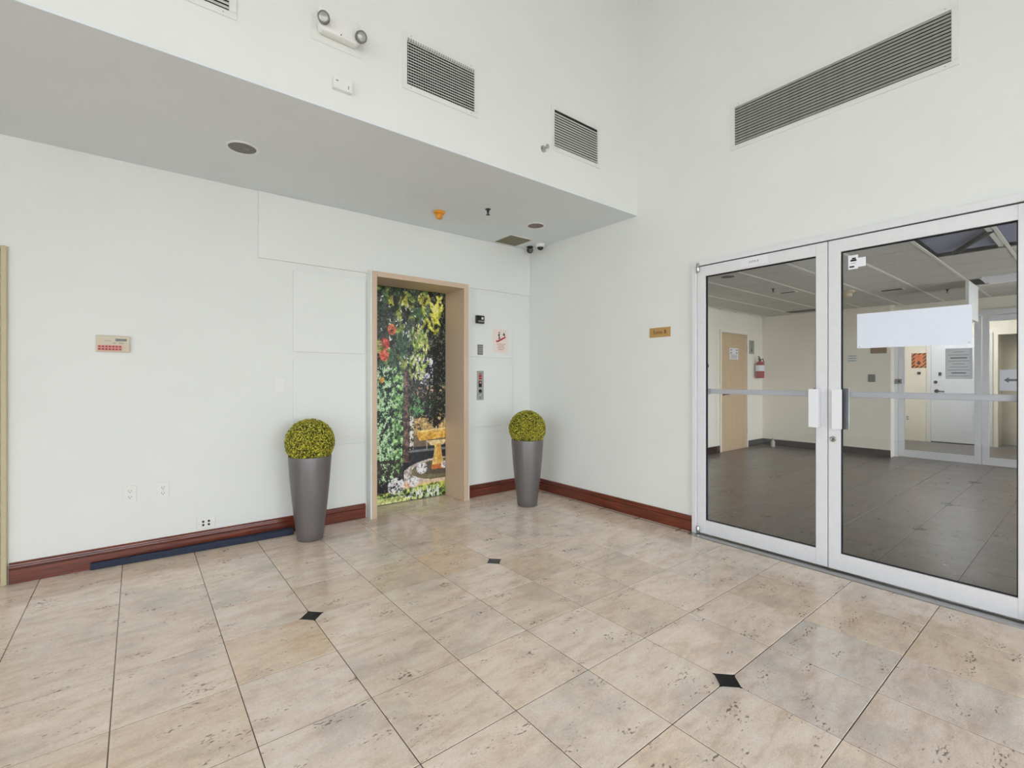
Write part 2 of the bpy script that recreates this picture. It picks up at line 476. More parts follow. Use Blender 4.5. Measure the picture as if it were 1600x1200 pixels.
# ---- right wall with the glass doors
DY0, DY1, DZ = 0.163, 2.087, 2.222
rw = MB()
rw.box(XB, XB + 0.12, DY1, YA + 0.15, -0.15, ZC); rw.box(XB, XB + 0.12, YF, DY0, -0.15, ZC); rw.box(XB, XB + 0.12, DY0, DY1, DZ, ZC)
wall_right = struct(rw.build('wall_right', M_wall), 'white right wall with the glass doors and long vent')
# ---- soffit and the upper wall over it
soffit = struct(box('ceiling', M_soffit, None, (XL, XB, YU, YA, ZS, ZS + 0.012)), 'low white soffit ceiling in front of the elevator')
wall_upper = struct(box('wall_upper', M_wall, None, (XL, XB, YU, YU + 0.1, ZS + 0.012, ZC)), 'white upper wall above the soffit with vents')
# ---- rest of the lobby, behind and left of the camera
S0, S1 = ADDED_SIDE_WINDOW
struct(box('wall_left', M_wall, None, (XL - 0.15, XL, YF, S0, 0, ZC), (XL - 0.15, XL, S1, YU + 0.1, 0, ZC), (XL - 0.15, XL, S0, S1, 0, SW_Z[0]), (XL - 0.15, XL, S0, S1, SW_Z[1], ZC), (XL - 0.15, XL, YU + 0.1, YA, 0, ZS + 0.1)), 'white left wall of the lobby with an added unseen window')
w5 = struct(thing('window_5', 'unseen wide window added to light the right lobby wall', None, (XL - 0.07, (S0 + S1) / 2, 0), RB))  # unseen window, added to throw more light on the right wall
hw = (S1 - S0) / 2; z0, z1 = SW_Z
box('window_frame', M_alu, w5, (-hw, hw, -0.05, 0.05, z0, z0 + 0.06), (-hw, hw, -0.05, 0.05, z1 - 0.06, z1), (-hw, hw, -0.05, 0.05, 2.2, 2.26), *[(-hw + (2 * hw - 0.06) * k / 3, -hw + (2 * hw - 0.06) * k / 3 + 0.06, -0.05, 0.05, z0, z1) for k in range(4)])
for k in range(3):
    a = -hw + (2 * hw - 0.06) * k / 3 + 0.06; b = -hw + (2 * hw - 0.06) * (k + 1) / 3
    for za, zb in ((z0 + 0.06, 2.2), (2.26, z1 - 0.06)): box('window_pane', M_glass2, w5, (a, b, -0.004, 0.004, za, zb))
fw = MB()
xs = [XL - 0.15] + [v for w in FRONT_WINDOWS for v in w] + [XB + 0.12]
for a, b in zip(xs[0::2], xs[1::2]): fw.box(a, b, YF - 0.12, YF, 0, ZC)
for a, b in FRONT_WINDOWS: fw.box(a, b, YF - 0.12, YF, 0, FW_Z[0]); fw.box(a, b, YF - 0.12, YF, FW_Z[1], ZC)
struct(fw.build('wall_front', M_wall), 'white street-side wall with tall windows')
struct(box('ceiling', M_wall, None, (XL - 0.15, XB + 0.12, YF - 0.12, YU + 0.1, ZC, ZC + 0.15)), 'high white ceiling of the lobby')
for k, (a, b) in enumerate(FRONT_WINDOWS):
    w = struct(thing('window_%d' % (k + 1), 'tall street window', None, ((a + b) / 2, YF - 0.06, 0)))
    hw = (b - a) / 2; z0, z1 = FW_Z
    box('window_frame', M_alu, w, (-hw, -hw + 0.06, -0.05, 0.05, z0, z1), (hw - 0.06, hw, -0.05, 0.05, z0, z1), (-hw, hw, -0.05, 0.05, z0, z0 + 0.06), (-hw, hw, -0.05, 0.05, z1 - 0.06, z1), (-0.03, 0.03, -0.05, 0.05, z0, z1), (-hw, hw, -0.05, 0.05, 2.2, 2.26))
    for s in (-1, 1):
        for (za, zb) in ((z0 + 0.06, 2.2), (2.26, z1 - 0.06)):
            xa, xb = (-hw + 0.06, -0.03) if s < 0 else (0.03, hw - 0.06)
            box('window_pane', M_glass2, w, (xa, xb, -0.004, 0.004, za, zb))
struct(box('ground', M_ground, None, (-40, 40, -40, SUITE_Y0 - 1.6, -0.4, -0.25), (-40, XL - 0.2, SUITE_Y0 - 1.6, 20, -0.4, -0.25)), 'paving outside the lobby')

# ---- baseboards (mahogany, moulded top)
BBP = [(0, 0), (-0.017, 0), (-0.018, 0.086), (-0.012, 0.088), (-0.012, 0.091), (-0.024, 0.094), (-0.026, 0.101), (-0.024, 0.108), (-0.014, 0.110), (-0.013, 0.117), (-0.007, 0.127), (0, 0.128)]
def baseboard(name, length, loc, rotz, label):
    mb = MB(); mb.prism([(y, z) for y, z in BBP], 0, length, 'x')
    return struct(mb.build(name, M_wood, None, loc, (0, 0, rotz)), label)
baseboard('baseboard_back_left', 1.64 + 0.622, (-0.622, YA, 0), 0, 'mahogany baseboard left of the elevator')
baseboard('baseboard_back_right', XB - 2.735, (2.735, YA, 0), 0, 'mahogany baseboard right of the elevator')
baseboard('baseboard_right', YA - 2.09, (XB, YA, 0), RB, 'mahogany baseboard beside the glass doors')

baseboard('baseboard_right_far', DY0 - YF - 0.01, (XB, DY0 - 0.005, 0), RB, 'mahogany baseboard past the glass doors')

# ---- elevator: door_1
el = struct(thing('door_1', 'elevator doorway with tan frame and garden mural door', None, (0, 0, 0)))
FY = 4.037
fm = MB()
fm.box(1.668, 1.714, FY, YA + 0.27, 0, EZ); fm.box(2.651, 2.707, FY, YA + 0.27, 0, EZ); fm.box(1.714, 2.651, FY, YA + 0.27, 2.187, EZ)
fm.build('frame', M_tan, el, bevel=0.003)
box('frame_surround', M_wall, el, (1.655, 1.6675, FY + 0.006, YA, 0, EZ + 0.008), (2.7075, 2.72, FY + 0.006, YA, 0, EZ + 0.008), (1.6675, 2.7075, FY + 0.006, YA, EZ + 0.0005, EZ + 0.008))
box('sill', M_metal, el, (1.715, 2.65, 4.405, 4.44, -0.012, 0.002))
box('shaft_wall', M_dark, el, (1.66, 2.715, 4.5, 4.55, 0, 2.3), (1.66, 1.68, 4.41, 4.5, 0, 2.3), (2.69, 2.715, 4.41, 4.5, 0, 2.3))

# the printed garden mural, painted into the door's colour layer
NU, NV = 150, 360
def paint_mural():
    rng = np.random.RandomState(5)
    im = np.zeros((NV, NU, 3)); 
    v, u = np.mgrid[0:NV, 0:NU].astype(float)
    u = (u + 0.5) / NU; v = (v + 0.5) / NV          # v: 0 top .. 1 bottom
    im[:] = (22, 25, 22)
    def fbm(sx, sy, seed):
        r = np.random.RandomState(seed); out = np.zeros((NV, NU)); amp = 1; tot = 0
        for o in range(4):
            gx, gy = int(sx * 2 ** o) + 2, int(sy * 2 ** o) + 2
            g = r.rand(gy, gx)
            fx = u * (gx - 1.001); fy = v * (gy - 1.001)
            ix, iy = fx.astype(int), fy.astype(int); tx, ty = fx - ix, fy - iy
            out += amp * ((g[iy, ix] * (1 - tx) + g[iy, ix + 1] * tx) * (1 - ty) + (g[iy + 1, ix] * (1 - tx) + g[iy + 1, ix + 1] * tx) * ty)
            tot += amp; amp *= 0.75
        return out / tot
    def put(mask, col, a=1.0):
        w = (np.clip(mask, 0, 1) * a)[..., None]
        im[:] = im * (1 - w) + np.array(col, float) * w
    def ell(cx, cy, rx, ry, ang=0.0):
        asp = 2.3   # height / width of the print
        dx = (u - cx); dy = (v - cy) * asp
        c, s = math.cos(ang), math.sin(ang)
        X = dx * c + dy * s; Y = -dx * s + dy * c
        return np.clip((1 - (X / rx) ** 2 - (Y / ry) ** 2) * 4, 0, 1)
    def rect(x0, x1, y0, y1):
        return ((u >= x0) & (u <= x1) & (v >= y0) & (v <= y1)).astype(float)
    n1, n2, n3 = fbm(20, 46, 1), fbm(34, 80, 2), fbm(8, 18, 3)
    # dark foliage everywhere above, with specks
    put((v < 0.75) * (n1 > 0.5), (48, 56, 44)); put((v < 0.75) * (n2 > 0.58), (84, 92, 78), 0.8)
    put((v < 0.72) * (u > 0.68) * (v > 0.05) * (n2 < 0.6), (24, 27, 26), 0.85)
    put(((u > 0.52) & (u < 0.8) & (v > 0.32) & (v < 0.46)) * (n2 > 0.52), (196, 190, 214), 0.9)
    put(((u > 0.4) & (v > 0.42) & (v < 0.66)) * (n1 > 0.5), (64, 64, 60), 0.9)
    put(((u > 0.72) & (v > 0.42) & (v < 0.62)) * (n2 > 0.55), (86, 112, 84), 0.9)
    put(((u > 0.55) & (v > 0.46) & (v < 0.53)) * (n2 > 0.62), (200, 130, 110), 0.8)
    # sunlit wall behind the fountain and dark base
    put(rect(0.5, 1, 0.615, 0.73) * (n1 > 0.36), (196, 166, 116)); put(rect(0.55, 1, 0.58, 0.64) * (n2 > 0.56), (180, 150, 100))
    put(rect(0.5, 1, 0.695, 0.79), (120, 104, 84)); put(rect(0.44, 1, 0.75, 0.86), (44, 46, 52))
    put(rect(0.44, 1, 0.765, 0.775), (150, 156, 150), 0.7); put(rect(0.7, 0.715, 0.69, 0.77), (210, 204, 190), 0.8)
    put(rect(0.81, 0.88, 0.3, 0.665), (26, 24, 24)); put(ell(0.84, 0.57, 0.2, 0.2) * (n1 > 0.42), (30, 34, 30))
    # trunk on the left
    put(rect(0.355, 0.43, 0.38, 0.82), (78, 62, 58)); put(rect(0.355, 0.43, 0.38, 0.82) * (n2 > 0.55), (106, 86, 78))
    put(rect(0.45, 0.5, 0.6, 0.76) * (n2 > 0.45), (214, 214, 200)); put(ell(0.55, 0.56, 0.13, 0.12) * (n2 > 0.5), (84, 130, 82))
    # cypress on the left
    edge = 0.345 + 0.05 * (n3 - 0.5)
    cy = (u < edge) & (v > 0.36) & (v < 0.9)
    put(cy * 1.0, (40, 62, 46)); put(cy * (n2 > 0.46), (104, 146, 100)); put(cy * (n2 > 0.55), (158, 196, 146)); put(cy * (u > 0.2) * (n1 > 0.52), (140, 190, 110), 0.8)
    put(cy * (n1 < 0.4), (24, 36, 28)); put((cy & (v > 0.8)) * (n1 < 0.55), (52, 50, 44))
    # broad leaves, flowers
    rl = np.random.RandomState(11)
    for k in range(90):
        x, y = rl.uniform(0, 0.72), rl.uniform(0.0, 0.36)
        c = [(66, 92, 62), (88, 106, 74), (120, 140, 70), (150, 160, 84), (44, 58, 46), (36, 44, 38)][rl.randint(6)]
        put(ell(x, y, rl.uniform(0.018, 0.05), rl.uniform(0.05, 0.1), rl.uniform(-1.2, 1.2)), c, 0.9)
    put(ell(0.6, 0.11, 0.16, 0.07, 0.1), (72, 98, 66)); put(ell(0.44, 0.2, 0.08, 0.16, 0.3), (70, 84, 70)); put(ell(0.34, 0.27, 0.07, 0.16, -0.2), (58, 86, 62))
    put(ell(0.1, 0.16, 0.12, 0.2, 0.2), (60, 68, 60)); put(ell(0.2, 0.33, 0.06, 0.13, 0.1), (66, 92, 60))
    for k in range(46):
        x, y = rl.normal(0.58, 0.06), rl.uniform(0.16, 0.42)
        put(ell(x, y, 0.016, rl.uniform(0.04, 0.08), rl.uniform(-0.7, 0.9)), [(172, 190, 104), (140, 168, 84), (190, 200, 130)][rl.randint(3)])
    for k in range(34):
        x, y = rl.normal(0.82, 0.07), rl.normal(0.10, 0.045)
        put(ell(x, y, 0.02, rl.uniform(0.05, 0.085), rl.uniform(-1, 1)), [(206, 204, 84), (172, 176, 62), (224, 218, 120)][rl.randint(3)])
    for x, y in ((0.38, 0.05), (0.6, 0.03), (0.17, 0.06), (0.36, 0.06), (0.63, 0.045)):
        put(ell(x, y, 0.025, 0.06, 0.6), (196, 192, 84)); put(ell(x + 0.02, y + 0.008, 0.02, 0.05, -0.5), (160, 166, 70))
    for x, y, r, c in ((0.19, 0.195, 0.065, (206, 100, 62)), (0.09, 0.262, 0.07, (190, 66, 56)), (0.08, 0.315, 0.07, (214, 88, 58)), (0.05, 0.43, 0.035, (220, 150, 70))):
        put(ell(x, y, r, r * 0.95) * (n2 > 0.4), c); put(ell(x + 0.015, y - 0.01, r * 0.5, r * 0.4), tuple(min(255, q + 34) for q in c))
    for k in range(60):
        x, y = rl.uniform(0, 0.7), rl.uniform(0.02, 0.4)
        put(ell(x, y, 0.008, 0.02, rl.uniform(-1.5, 1.5)), (232, 236, 224), 0.9)
    # fountain
    put(((u > 0.36) & (((u - 0.95) / 0.62) ** 2 + ((v - 0.885) / 0.075) ** 2 < 1)) * 1.0, (206, 194, 188))
    put((((u - 0.97) / 0.5) ** 2 + ((v - 0.868) / 0.05) ** 2 < 1) * 1.0, (120, 112, 84)); put((((u - 0.99) / 0.44) ** 2 + ((v - 0.858) / 0.036) ** 2 < 1) * 1.0, (92, 84, 70))
    bowl = (v > 0.674 - 0.02 * u + 0.012) & (v < 0.735 - 0.02 * u) & (u > 0.56 + np.clip(v - 0.70, 0, 1) * 1.6)
    put(bowl * 1.0, (228, 172, 76)); put(bowl * (n2 > 0.5), (238, 190, 102)); put(bowl * (v < 0.682 - 0.012 * u + 0.006), (246, 214, 140))
    put(((v > 0.725) & (v < 0.75) & (np.abs(u - 0.87) < 0.17 - (v - 0.725) * 3)) * 1.0, (236, 210, 156))
    colm = (v > 0.745) & (v < 0.868) & (np.abs(u - 0.88) < 0.05 + 0.05 * np.clip((v - 0.75) / 0.1, 0, 1) ** 1.5)
    put(colm * 1.0, (214, 172, 92)); put(colm * (u < 0.86), (232, 196, 120)); put((colm & (v > 0.845)) * 1.0, (196, 116, 66))
    put(rect(0.85, 0.868, 0.655, 0.68), (240, 224, 190))
    # basin bricks, lawn, hedge and flowers
    put(rect(0.34, 1, 0.915, 0.955), (222, 196, 170)); put(rect(0.34, 0.45, 0.915, 0.94), (222, 160, 128)); put(rect(0.55, 1, 0.93, 0.96), (226, 206, 120))
    hedge = (v > 0.945 - 0.02 * u + 0.012 * n1)
    put(hedge * 1.0, (58, 74, 44)); put(hedge * (n2 > 0.5), (126, 152, 84)); put(hedge * (v < 0.965) * (n1 > 0.5), (192, 200, 96))
    for k in range(26):
        x = rl.uniform(0.3, 0.9)
        put(ell(x, rl.uniform(0.965, 0.99), 0.01, 0.07, rl.normal(0, 0.6)), (216, 228, 204), 0.9)
    put(((v > 0.972) & (u < 0.36)) * 1.0, (190, 202, 124)); put(((v > 0.985) & (u < 0.6)) * (n2 > 0.4), (196, 206, 130))
    for x, y, r in ((0.25, 0.925, 0.13), (0.63, 0.855, 0.09), (0.5, 0.915, 0.085), (0.985, 0.85, 0.06)):
        put(ell(x, y, r, r * 0.75) * (n2 + 0.25 * rng.rand(NV, NU) > 0.58), (238, 238, 250))
    tex = 0.45 + 1.9 * (n2[..., None] - 0.16) * (0.7 + 0.6 * rng.rand(NV, NU, 1))
    amt = np.where((v > 0.66) & (u > 0.5) & (v < 0.96), 0.35, 1.0)[..., None]
    im[:] = im * (1 + (tex - 1) * amt)
    spk = (rng.rand(NV, NU) > 0.955) & ((v < 0.64) | (u < 0.36)) & (n1 > 0.45)
    put(spk * 1.0, (220, 228, 210), 0.75)
    spk = (rng.rand(NV, NU) > 0.9) & (v < 0.62) & (u < 0.75)
    put(spk * 1.0, (20, 22, 20), 0.6)
    im[:] = np.clip(im, 0, 255)
    return im
im = paint_mural() / 255.0
EXT = 34
im = np.concatenate([im[:, :EXT][:, ::-1], im], axis=1)          # the print runs on behind the left jamb
iml = np.where(im <= 0.04045, im / 12.92, ((im + 0.055) / 1.055) ** 2.4)
MX0, MX1, MZ = 1.883 - (2.651 - 1.883) * EXT / NU, 2.651, 2.183
NU += EXT
#     # visible width of the print; the leaf runs on behind the left jamb
verts = []
for r in range(NV + 1):
    z = MZ * (1 - r / NV) + 0.006 * (r / NV)
    for q in range(NU + 1): verts.append((MX0 + (MX1 - MX0) * q / NU, 4.412, z))
faces = [(r * (NU + 1) + q, (r + 1) * (NU + 1) + q, (r + 1) * (NU + 1) + q + 1, r * (NU + 1) + q + 1) for r in range(NV) for q in range(NU)]
me = bpy.data.meshes.new('mural_print'); me.from_pydata(verts, [], faces)
ca = me.color_attributes.new('print', 'FLOAT_COLOR', 'CORNER')
cols = np.ones((NU * NV, 4, 4)); cols[:, :, :3] = iml.reshape(-1, 3)[:, None, :]
ca.data.foreach_set('color', cols.astype(np.float32).ravel())
me.materials.append(colour_attr_mat('garden_mural_print', 0.3))
leaf = box('door_panel', M_leafcore, el, (1.70, 2.668, 4.4125, 4.45, 0.004, 2.2))
link('mural_print', me, leaf)

# ---- tan door at the left edge: door_4
d4 = struct(thing('door_4', 'cream door with khaki frame at the left edge', None, (-0.628, YA, 0)))
box('door_frame', M_doorframe, d4, (-0.027, 0, -0.03, 0.0, 0, 2.075), (-1.0, -0.973, -0.03, 0.0, 0, 2.075), (-0.973, -0.027, -0.03, 0.0, 2.04, 2.075), bevel=0.006)
box('door_leaf', M_doorpaint, d4, (-0.97, -0.0295, -0.018, -0.001, 0.008, 2.036))

# ---- glass entrance: trim_1 frame, door_2 and door_3 leaves
fr = struct(thing('trim_1', 'white aluminium frame around the glass doors', None, (3.60, 2.087, 0), RB))
W = DY1 - DY0
box('jamb', M_alu, fr, (0, 0.040, 0, 0.13, 0, 2.178), bevel=0.002); box('jamb', M_alu, fr, (W - 0.040, W, 0, 0.13, 0, 2.178), bevel=0.002)
box('header', M_alu, fr, (0, W, 0, 0.13, 2.178, 2.222), bevel=0.002)
box('gap_shade', M_gap, fr, (0.040, W - 0.040, 0.02, 0.05, 2.170, 2.1785), (0.0395, 0.0425, 0.03, 0.05, 0.01, 2.178), (W - 0.0425, W - 0.0395, 0.03, 0.05, 0.01, 2.178))  # black strips painting the shade in the gaps round the leaves
box('threshold', M_metal, fr, (0, W, -0.07, 0.13, -0.003, 0.006), bevel=0.002)
def glass_leaf(name, label, y_left, mirror):
    d = struct(thing(name, label, None, (3.61, y_left, 0), RB))
    w = 0.914; s = 0.068
    mx = (lambda x: w - x) if mirror else (lambda x: x)
    box('stile', M_alu, d, (0, s, 0, 0.045, 0.016, 2.171), bevel=0.002); box('stile', M_alu, d, (w - s, w, 0, 0.045, 0.016, 2.171), bevel=0.002)
    box('top_rail', M_alu, d, (s, w - s, 0.001, 0.044, 2.089, 2.171), bevel=0.0015); box('bottom_rail', M_alu, d, (s, w - s, 0.001, 0.044, 0.016, 0.124), bevel=0.0015)
    box('glazing_gasket', M_gap, d, (s, w - s, 0.012, 0.034, 2.083, 2.0895), (s, s + 0.005, 0.012, 0.034, 0.124, 2.089), (w - s - 0.005, w - s, 0.012, 0.034, 0.124, 2.089), (s, w - s, 0.012, 0.034, 0.1235, 0.127))
    box('glass_pane', M_glass, d, (s, w - s, 0.020, 0.026, 0.124, 2.088))
    # angle pull handle: leg at the meeting stile, plate turned away from it
    h = MB()
    h.box(mx(w - 0.040), mx(w - 0.036), -0.055, 0.0, 0.940, 1.194); h.box(mx(w - 0.092), mx(w - 0.036), -0.058, -0.054, 0.940, 1.194)
    h.build('pull_handle', M_alu2, d, bevel=0.001)
    h = MB(); h.box(mx(w - 0.100), mx(w - 0.030), 0.046, 0.060, 0.93, 1.2)
    h.build('inner_pull_plate', M_metal, d, bevel=0.001)
    box('push_bar', M_alu2, d, (0.03, w - 0.03, 0.105, 0.135, 1.140, 1.178), bevel=0.004)
    for xx in (0.03, w - 0.055): box('push_bar_bracket', M_metal, d, (xx, xx + 0.025, 0.045, 0.106, 1.135, 1.183))
    hx = mx(-0.012)
    for za, zb in ((2.125, 2.20), (0.010, 0.065)):
        MB().lathe([(0.010, za), (0.013, za + 0.004), (0.013, zb - 0.004), (0.010, zb)], 16, (mx(0.012), -0.012, 0)).build('pivot_hinge', M_chrome, d, smooth=True)
    return d
dl = glass_leaf('door_2', 'left leaf of the glass double door with small name plate', 2.044, False)
dr = glass_leaf('door_3', 'right leaf of the glass double door with white sheet and stickers', 1.125, True)
lk = MB().lathe([(0.018, 0), (0.018, 0.006), (0.014, 0.008), (0.014, 0.005), (0.004, 0.006)], 24, (1.125 - 1.097, 0.0, 0.867), (0, -1, 0)).build('lock_cylinder', M_chrome, dr, smooth=True)
box('keyhole', M_blackink, lk, (1.125 - 1.097 - 0.0015, 1.125 - 1.097 + 0.0015, -0.0095, -0.007, 0.860, 0.874))
npl = box('name_plate', M_alu2, dl, (2.044 - 1.695, 2.044 - 1.50, -0.002, 0.001, 2.105, 2.158))
text('plate_lettering', 'SUITE B', 0.021, M_ink, npl, (2.044 - 1.60, -0.0025, 2.132))
st = box('glass_sticker', M_paper, dr, (1.125 - 1.020, 1.125 - 0.968, 0.0185, 0.0199, 1.966, 2.056))
for k, (z, x0, x1, h) in enumerate(((2.034, 0.020, 0.040, 0.010), (2.022, 0.012, 0.044, 0.012), (2.004, 0.014, 0.040, 0.003), (1.982, 0.006, 0.032, 0.010))):
    box('sticker_print', M_blackink if k != 2 else M_ink, st, (0.105 + x0, 0.105 + x1, 0.0180, 0.0186, z - h / 2, z + h / 2))
st2 = box('glass_sticker', M_paper, dr, (1.125 - 0.968, 1.125 - 0.928, 0.0185, 0.0199, 1.976, 2.034))
sh = tag(box('notice_sheet', mat('blank_pale_blue_sheet', lin(226, 232, 244), 0.25, var=0.01), None, (0, 0.522, -0.0022, 0, 0, 0.218), loc=(3.6275, 0.972, 1.456), rot=(0, 0, RB)),
         'blank pale blue sheet stuck high on the right glass door', 'sheet')
for sx in (0.012, 0.51):
    box('corner_eyelet', M_metal, sh, (sx - 0.003, sx + 0.003, -0.003, -0.0021, 0.006, 0.012))

# ================================================================== LOBBY THINGS
# ---- air vents
def vent(name, label, x, z, w, h, style, loc_y=None, rotz=0.0, origin=None, n=16, group=None):
    v = thing(name, label, 'vent', origin if origin else (x, loc_y, z), rotz, group)
    b = 0.034
    f = MB()
    f.box(0, w, -0.006, 0, 0, b); f.box(0, w, -0.006, 0, h - b, h); f.box(0, b, -0.006, 0, b, h - b); f.box(w - b, w, -0.006, 0, b, h - b)
    f.build('vent_frame', M_vent, v, bevel=0.002)
    box('duct_shade_plate', M_dark, v, (b - 0.002, w - b + 0.002, -0.0012, 0.0, b - 0.002, h - b + 0.002))  # flat dark plate painting the shade of a duct that is not cut
    ih = h - 2 * b; p = ih / n
    for sx in (0.06, w - 0.06):
        for sz in (b / 2, h - b / 2):
            MB().lathe([(0.0035, 0), (0.0030, 0.0015), (0.0, 0.002)], 8, (sx, -0.006, sz), (0, -1, 0), cap=False).build('screw', M_metal, v)
    m = {'grid': M_vent, 'louver': M_slat, 'return': M_slat2}[style]
    sl = MB()
    if style == 'grid':
        sl.box(b, w - b, -0.012, -0.0095, -0.0022, 0.0022)
    else:
        sl.add([(b, -0.0105, -p * 0.42), (w - b, -0.0105, -p * 0.42), (w - b, -0.0020, p * 0.36), (b, -0.0020, p * 0.36), (b, -0.0117, -p * 0.32), (w - b, -0.0117, -p * 0.32), (w - b, -0.0032, p * 0.46), (b, -0.0032, p * 0.46)],
               [(0, 1, 2, 3), (7, 6, 5, 4), (0, 4, 5, 1), (3, 2, 6, 7), (0, 3, 7, 4), (1, 5, 6, 2)])
    me = sl.mesh('slat', m)
    for k in range(n):
        if style == 'louver' and k == n - 1: continue
        if style == 'grid' and k == n - 1: continue
        o = link('slat', me, v, (0, 0, b + p * (k + 0.5)))
    if style == 'grid':
        bars = MB(); nb = 30
        for k in range(nb):
            xx = b + (w - 2 * b) * (k + 0.5) / nb
            bars.box(xx - 0.002, xx + 0.002, -0.0085, -0.003, b, h - b)
        tag(bars.build('rear_bars', M_dark2, v), kind='stuff')
        box('damper_blade', M_slat, v, (b, w - b, -0.008, -0.002, h - b - p * 0.9, h - b - p * 0.1))
    return v
GV = 'air vents on the upper wall'
vent('air_vent', 'square-grid air vent with dark openings, middle of the upper wall', 1.279, 3.045, 0.568, 0.353, 'grid', YU, group=GV)
vent('air_vent', 'grey louvred air vent nearest the room corner', 2.537, 3.045, 0.571, 0.353, 'louver', YU, n=14, group=GV)
vent('air_vent', 'air vent cut off by the top edge of the picture', -0.180, 3.034, 0.570, 0.353, 'louver', YU, n=14, group=GV)
vent('return_air_grille', 'long dusty grey return air grille above the glass doors', 0, 0, 1.28, 0.36, 'return', origin=(XB, 1.78, 3.02), rotz=RB, n=14)

# ---- emergency light
em = thing('emergency_light', 'white twin-head emergency light high on the upper wall', 'emergency light', (0.888, YU, 3.18))
box('backing_plate', M_vent, em, (-0.144, 0.145, -0.003, 0, -0.072, 0.062), bevel=0.001)
hb = MB(); hb.prism([(-0.115, 0.09), (0.110, 0.09), (0.110, -0.022), (0.098, -0.034), (-0.098, -0.034), (-0.115, -0.015)], -0.055, -0.003, 'y')
hb.build('housing', M_white, em, bevel=0.008, smooth=True)
for sx, d in ((-0.088, (-0.45, -1, -0.35)), (0.105, (0.02, -1, -0.40))):
    o = Vector((sx, -0.05, 0.025 if sx < 0 else 0.012)); dv = Vector(d).normalized()
    hd = MB().lathe([(0.019, -0.01), (0.026, 0.006), (0.031, 0.02), (0.031, 0.038), (0.026, 0.040)], 24, o, dv).build('lamp_head', M_dark2, em, smooth=True)
    MB().lathe([(0.023, 0.0405), (0.014, 0.043), (0.0, 0.044)], 24, o, dv, cap=False).build('lens', M_lens, hd, smooth=True)
MB().lathe([(0.003, 0), (0.003, 0.003)], 10, (0.0, -0.055, -0.022), (0, -1, 0)).build('test_button', M_blackink, em)
jb = thing('wall_box', 'small white rectangular box below the emergency light', 'sensor box', (0.909, YU, 2.875))
box('box_body', M_white, jb, (-0.052, 0.053, -0.026, 0, 0, 0.064), bevel=0.003)
box('box_lid', M_white, jb, (-0.050, 0.051, -0.028, -0.026, 0.002, 0.062), bevel=0.001)
for k in range(3): box('indicator', M_blackink, jb, (0.028, 0.034, -0.0286, -0.028, 0.016 + k * 0.007, 0.020 + k * 0.007))
box('logo_print', M_ink, jb, (-0.040, -0.026, -0.0286, -0.028, 0.040, 0.046))

# ---- sprinklers
def sprinkler(label, loc, direction, dark=True):
    s = thing('sprinkler', label, 'sprinkler', loc)
    m = M_black if dark else M_chrome
    MB().lathe([(0.026, 0), (0.024, 0.004), (0.012, 0.006), (0.009, 0.03)], 20, (0, 0, 0), direction).build('escutcheon', m, s, smooth=True)
    d = Vector(direction); side = Vector((1, 0, 0))
    for k in (-1, 1):
        MB().tube([d * 0.028 + side * 0.006 * k, d * 0.036 + side * 0.012 * k, d * 0.048 + side * 0.003 * k], 0.002, 6).build('yoke_arm', m, s)
    MB().lathe([(0.004, 0.028), (0.003, 0.046), (0.018, 0.048), (0.018, 0.050)], 16, (0, 0, 0), direction).build('deflector', m, s)
    return s
sprinkler('chrome sidewall sprinkler beside the louvred vent', (2.455, YU, 3.022), (0, -1, 0), False)
sprinkler('dark pendant sprinkler under the soffit', (2.445, 3.342, ZS), (0, 0, -1))

# ---- downlights
def downlight(label, loc, r, m):
    d = thing('downlight', label, 'ceiling light', loc, 0, 'recessed downlights in the soffit')
    MB().lathe([(r + 0.014, 0), (r + 0.012, -0.004), (r, -0.006), (r - 0.002, -0.001)], 40, (0, 0, 0), cap=False).build('trim_ring', M_white, d, smooth=True)
    MB().lathe([(r, -0.0015), (r * 0.9, -0.0012), (0.0, -0.0008)], 40, (0, 0, 0), cap=False).build('reflector', m, d, smooth=True)  # flat disc; the grey one has the recess shade in its colour
    MB().lathe([(0.016, -0.0014), (0.014, -0.004), (0.0, -0.005)], 20, (r * 0.3, 0, 0), cap=False).build('lamp', M_greyplate if m is M_downlight else M_downlight2, d, smooth=True)
    return d
downlight('large grey recessed downlight, left in the soffit', (0.538, 3.426, ZS), 0.083, M_downlight)
downlight('brown recessed downlight near the corner of the soffit', (3.075, 3.414, ZS), 0.080, M_downlight2)
# ---- smoke detector with orange cap
sd = thing('smoke_detector', 'orange capped smoke detector on the soffit', 'smoke detector', (2.137, 3.66, ZS))
MB().lathe([(0.050, 0), (0.052, -0.012), (0.048, -0.020), (0.030, -0.026)], 32).build('detector_base', M_orange, sd, smooth=True)
MB().lathe([(0.030, -0.022), (0.031, -0.052), (0.027, -0.062), (0.0, -0.066)], 32, cap=False).build('dust_cap', M_orange, sd, smooth=True)
# ---- ceiling grille
cg = thing('ceiling_grille', 'square beige grille in the soffit above the elevator corner', 'vent', (3.21, 3.93, ZS))
f = MB(); f.box(-0.16, 0.16, -0.16, -0.148, -0.008, 0); f.box(-0.16, 0.16, 0.148, 0.16, -0.008, 0); f.box(-0.16, -0.148, -0.148, 0.148, -0.008, 0); f.box(0.148, 0.16, -0.148, 0.148, -0.008, 0)
f.build('grille_frame', M_vent, cg, bevel=0.001)
box('filter_mesh', M_beigevent, cg, (-0.148, 0.148, -0.148, 0.148, -0.003, 0))
g = MB()
for k in range(20):
    q = -0.148 + 0.296 * (k + 0.5) / 20
    g.box(q - 0.0015, q + 0.0015, -0.148, 0.148, -0.006, -0.003)
tag(g.build('grille_bars', M_beigevent, cg), kind='stuff')
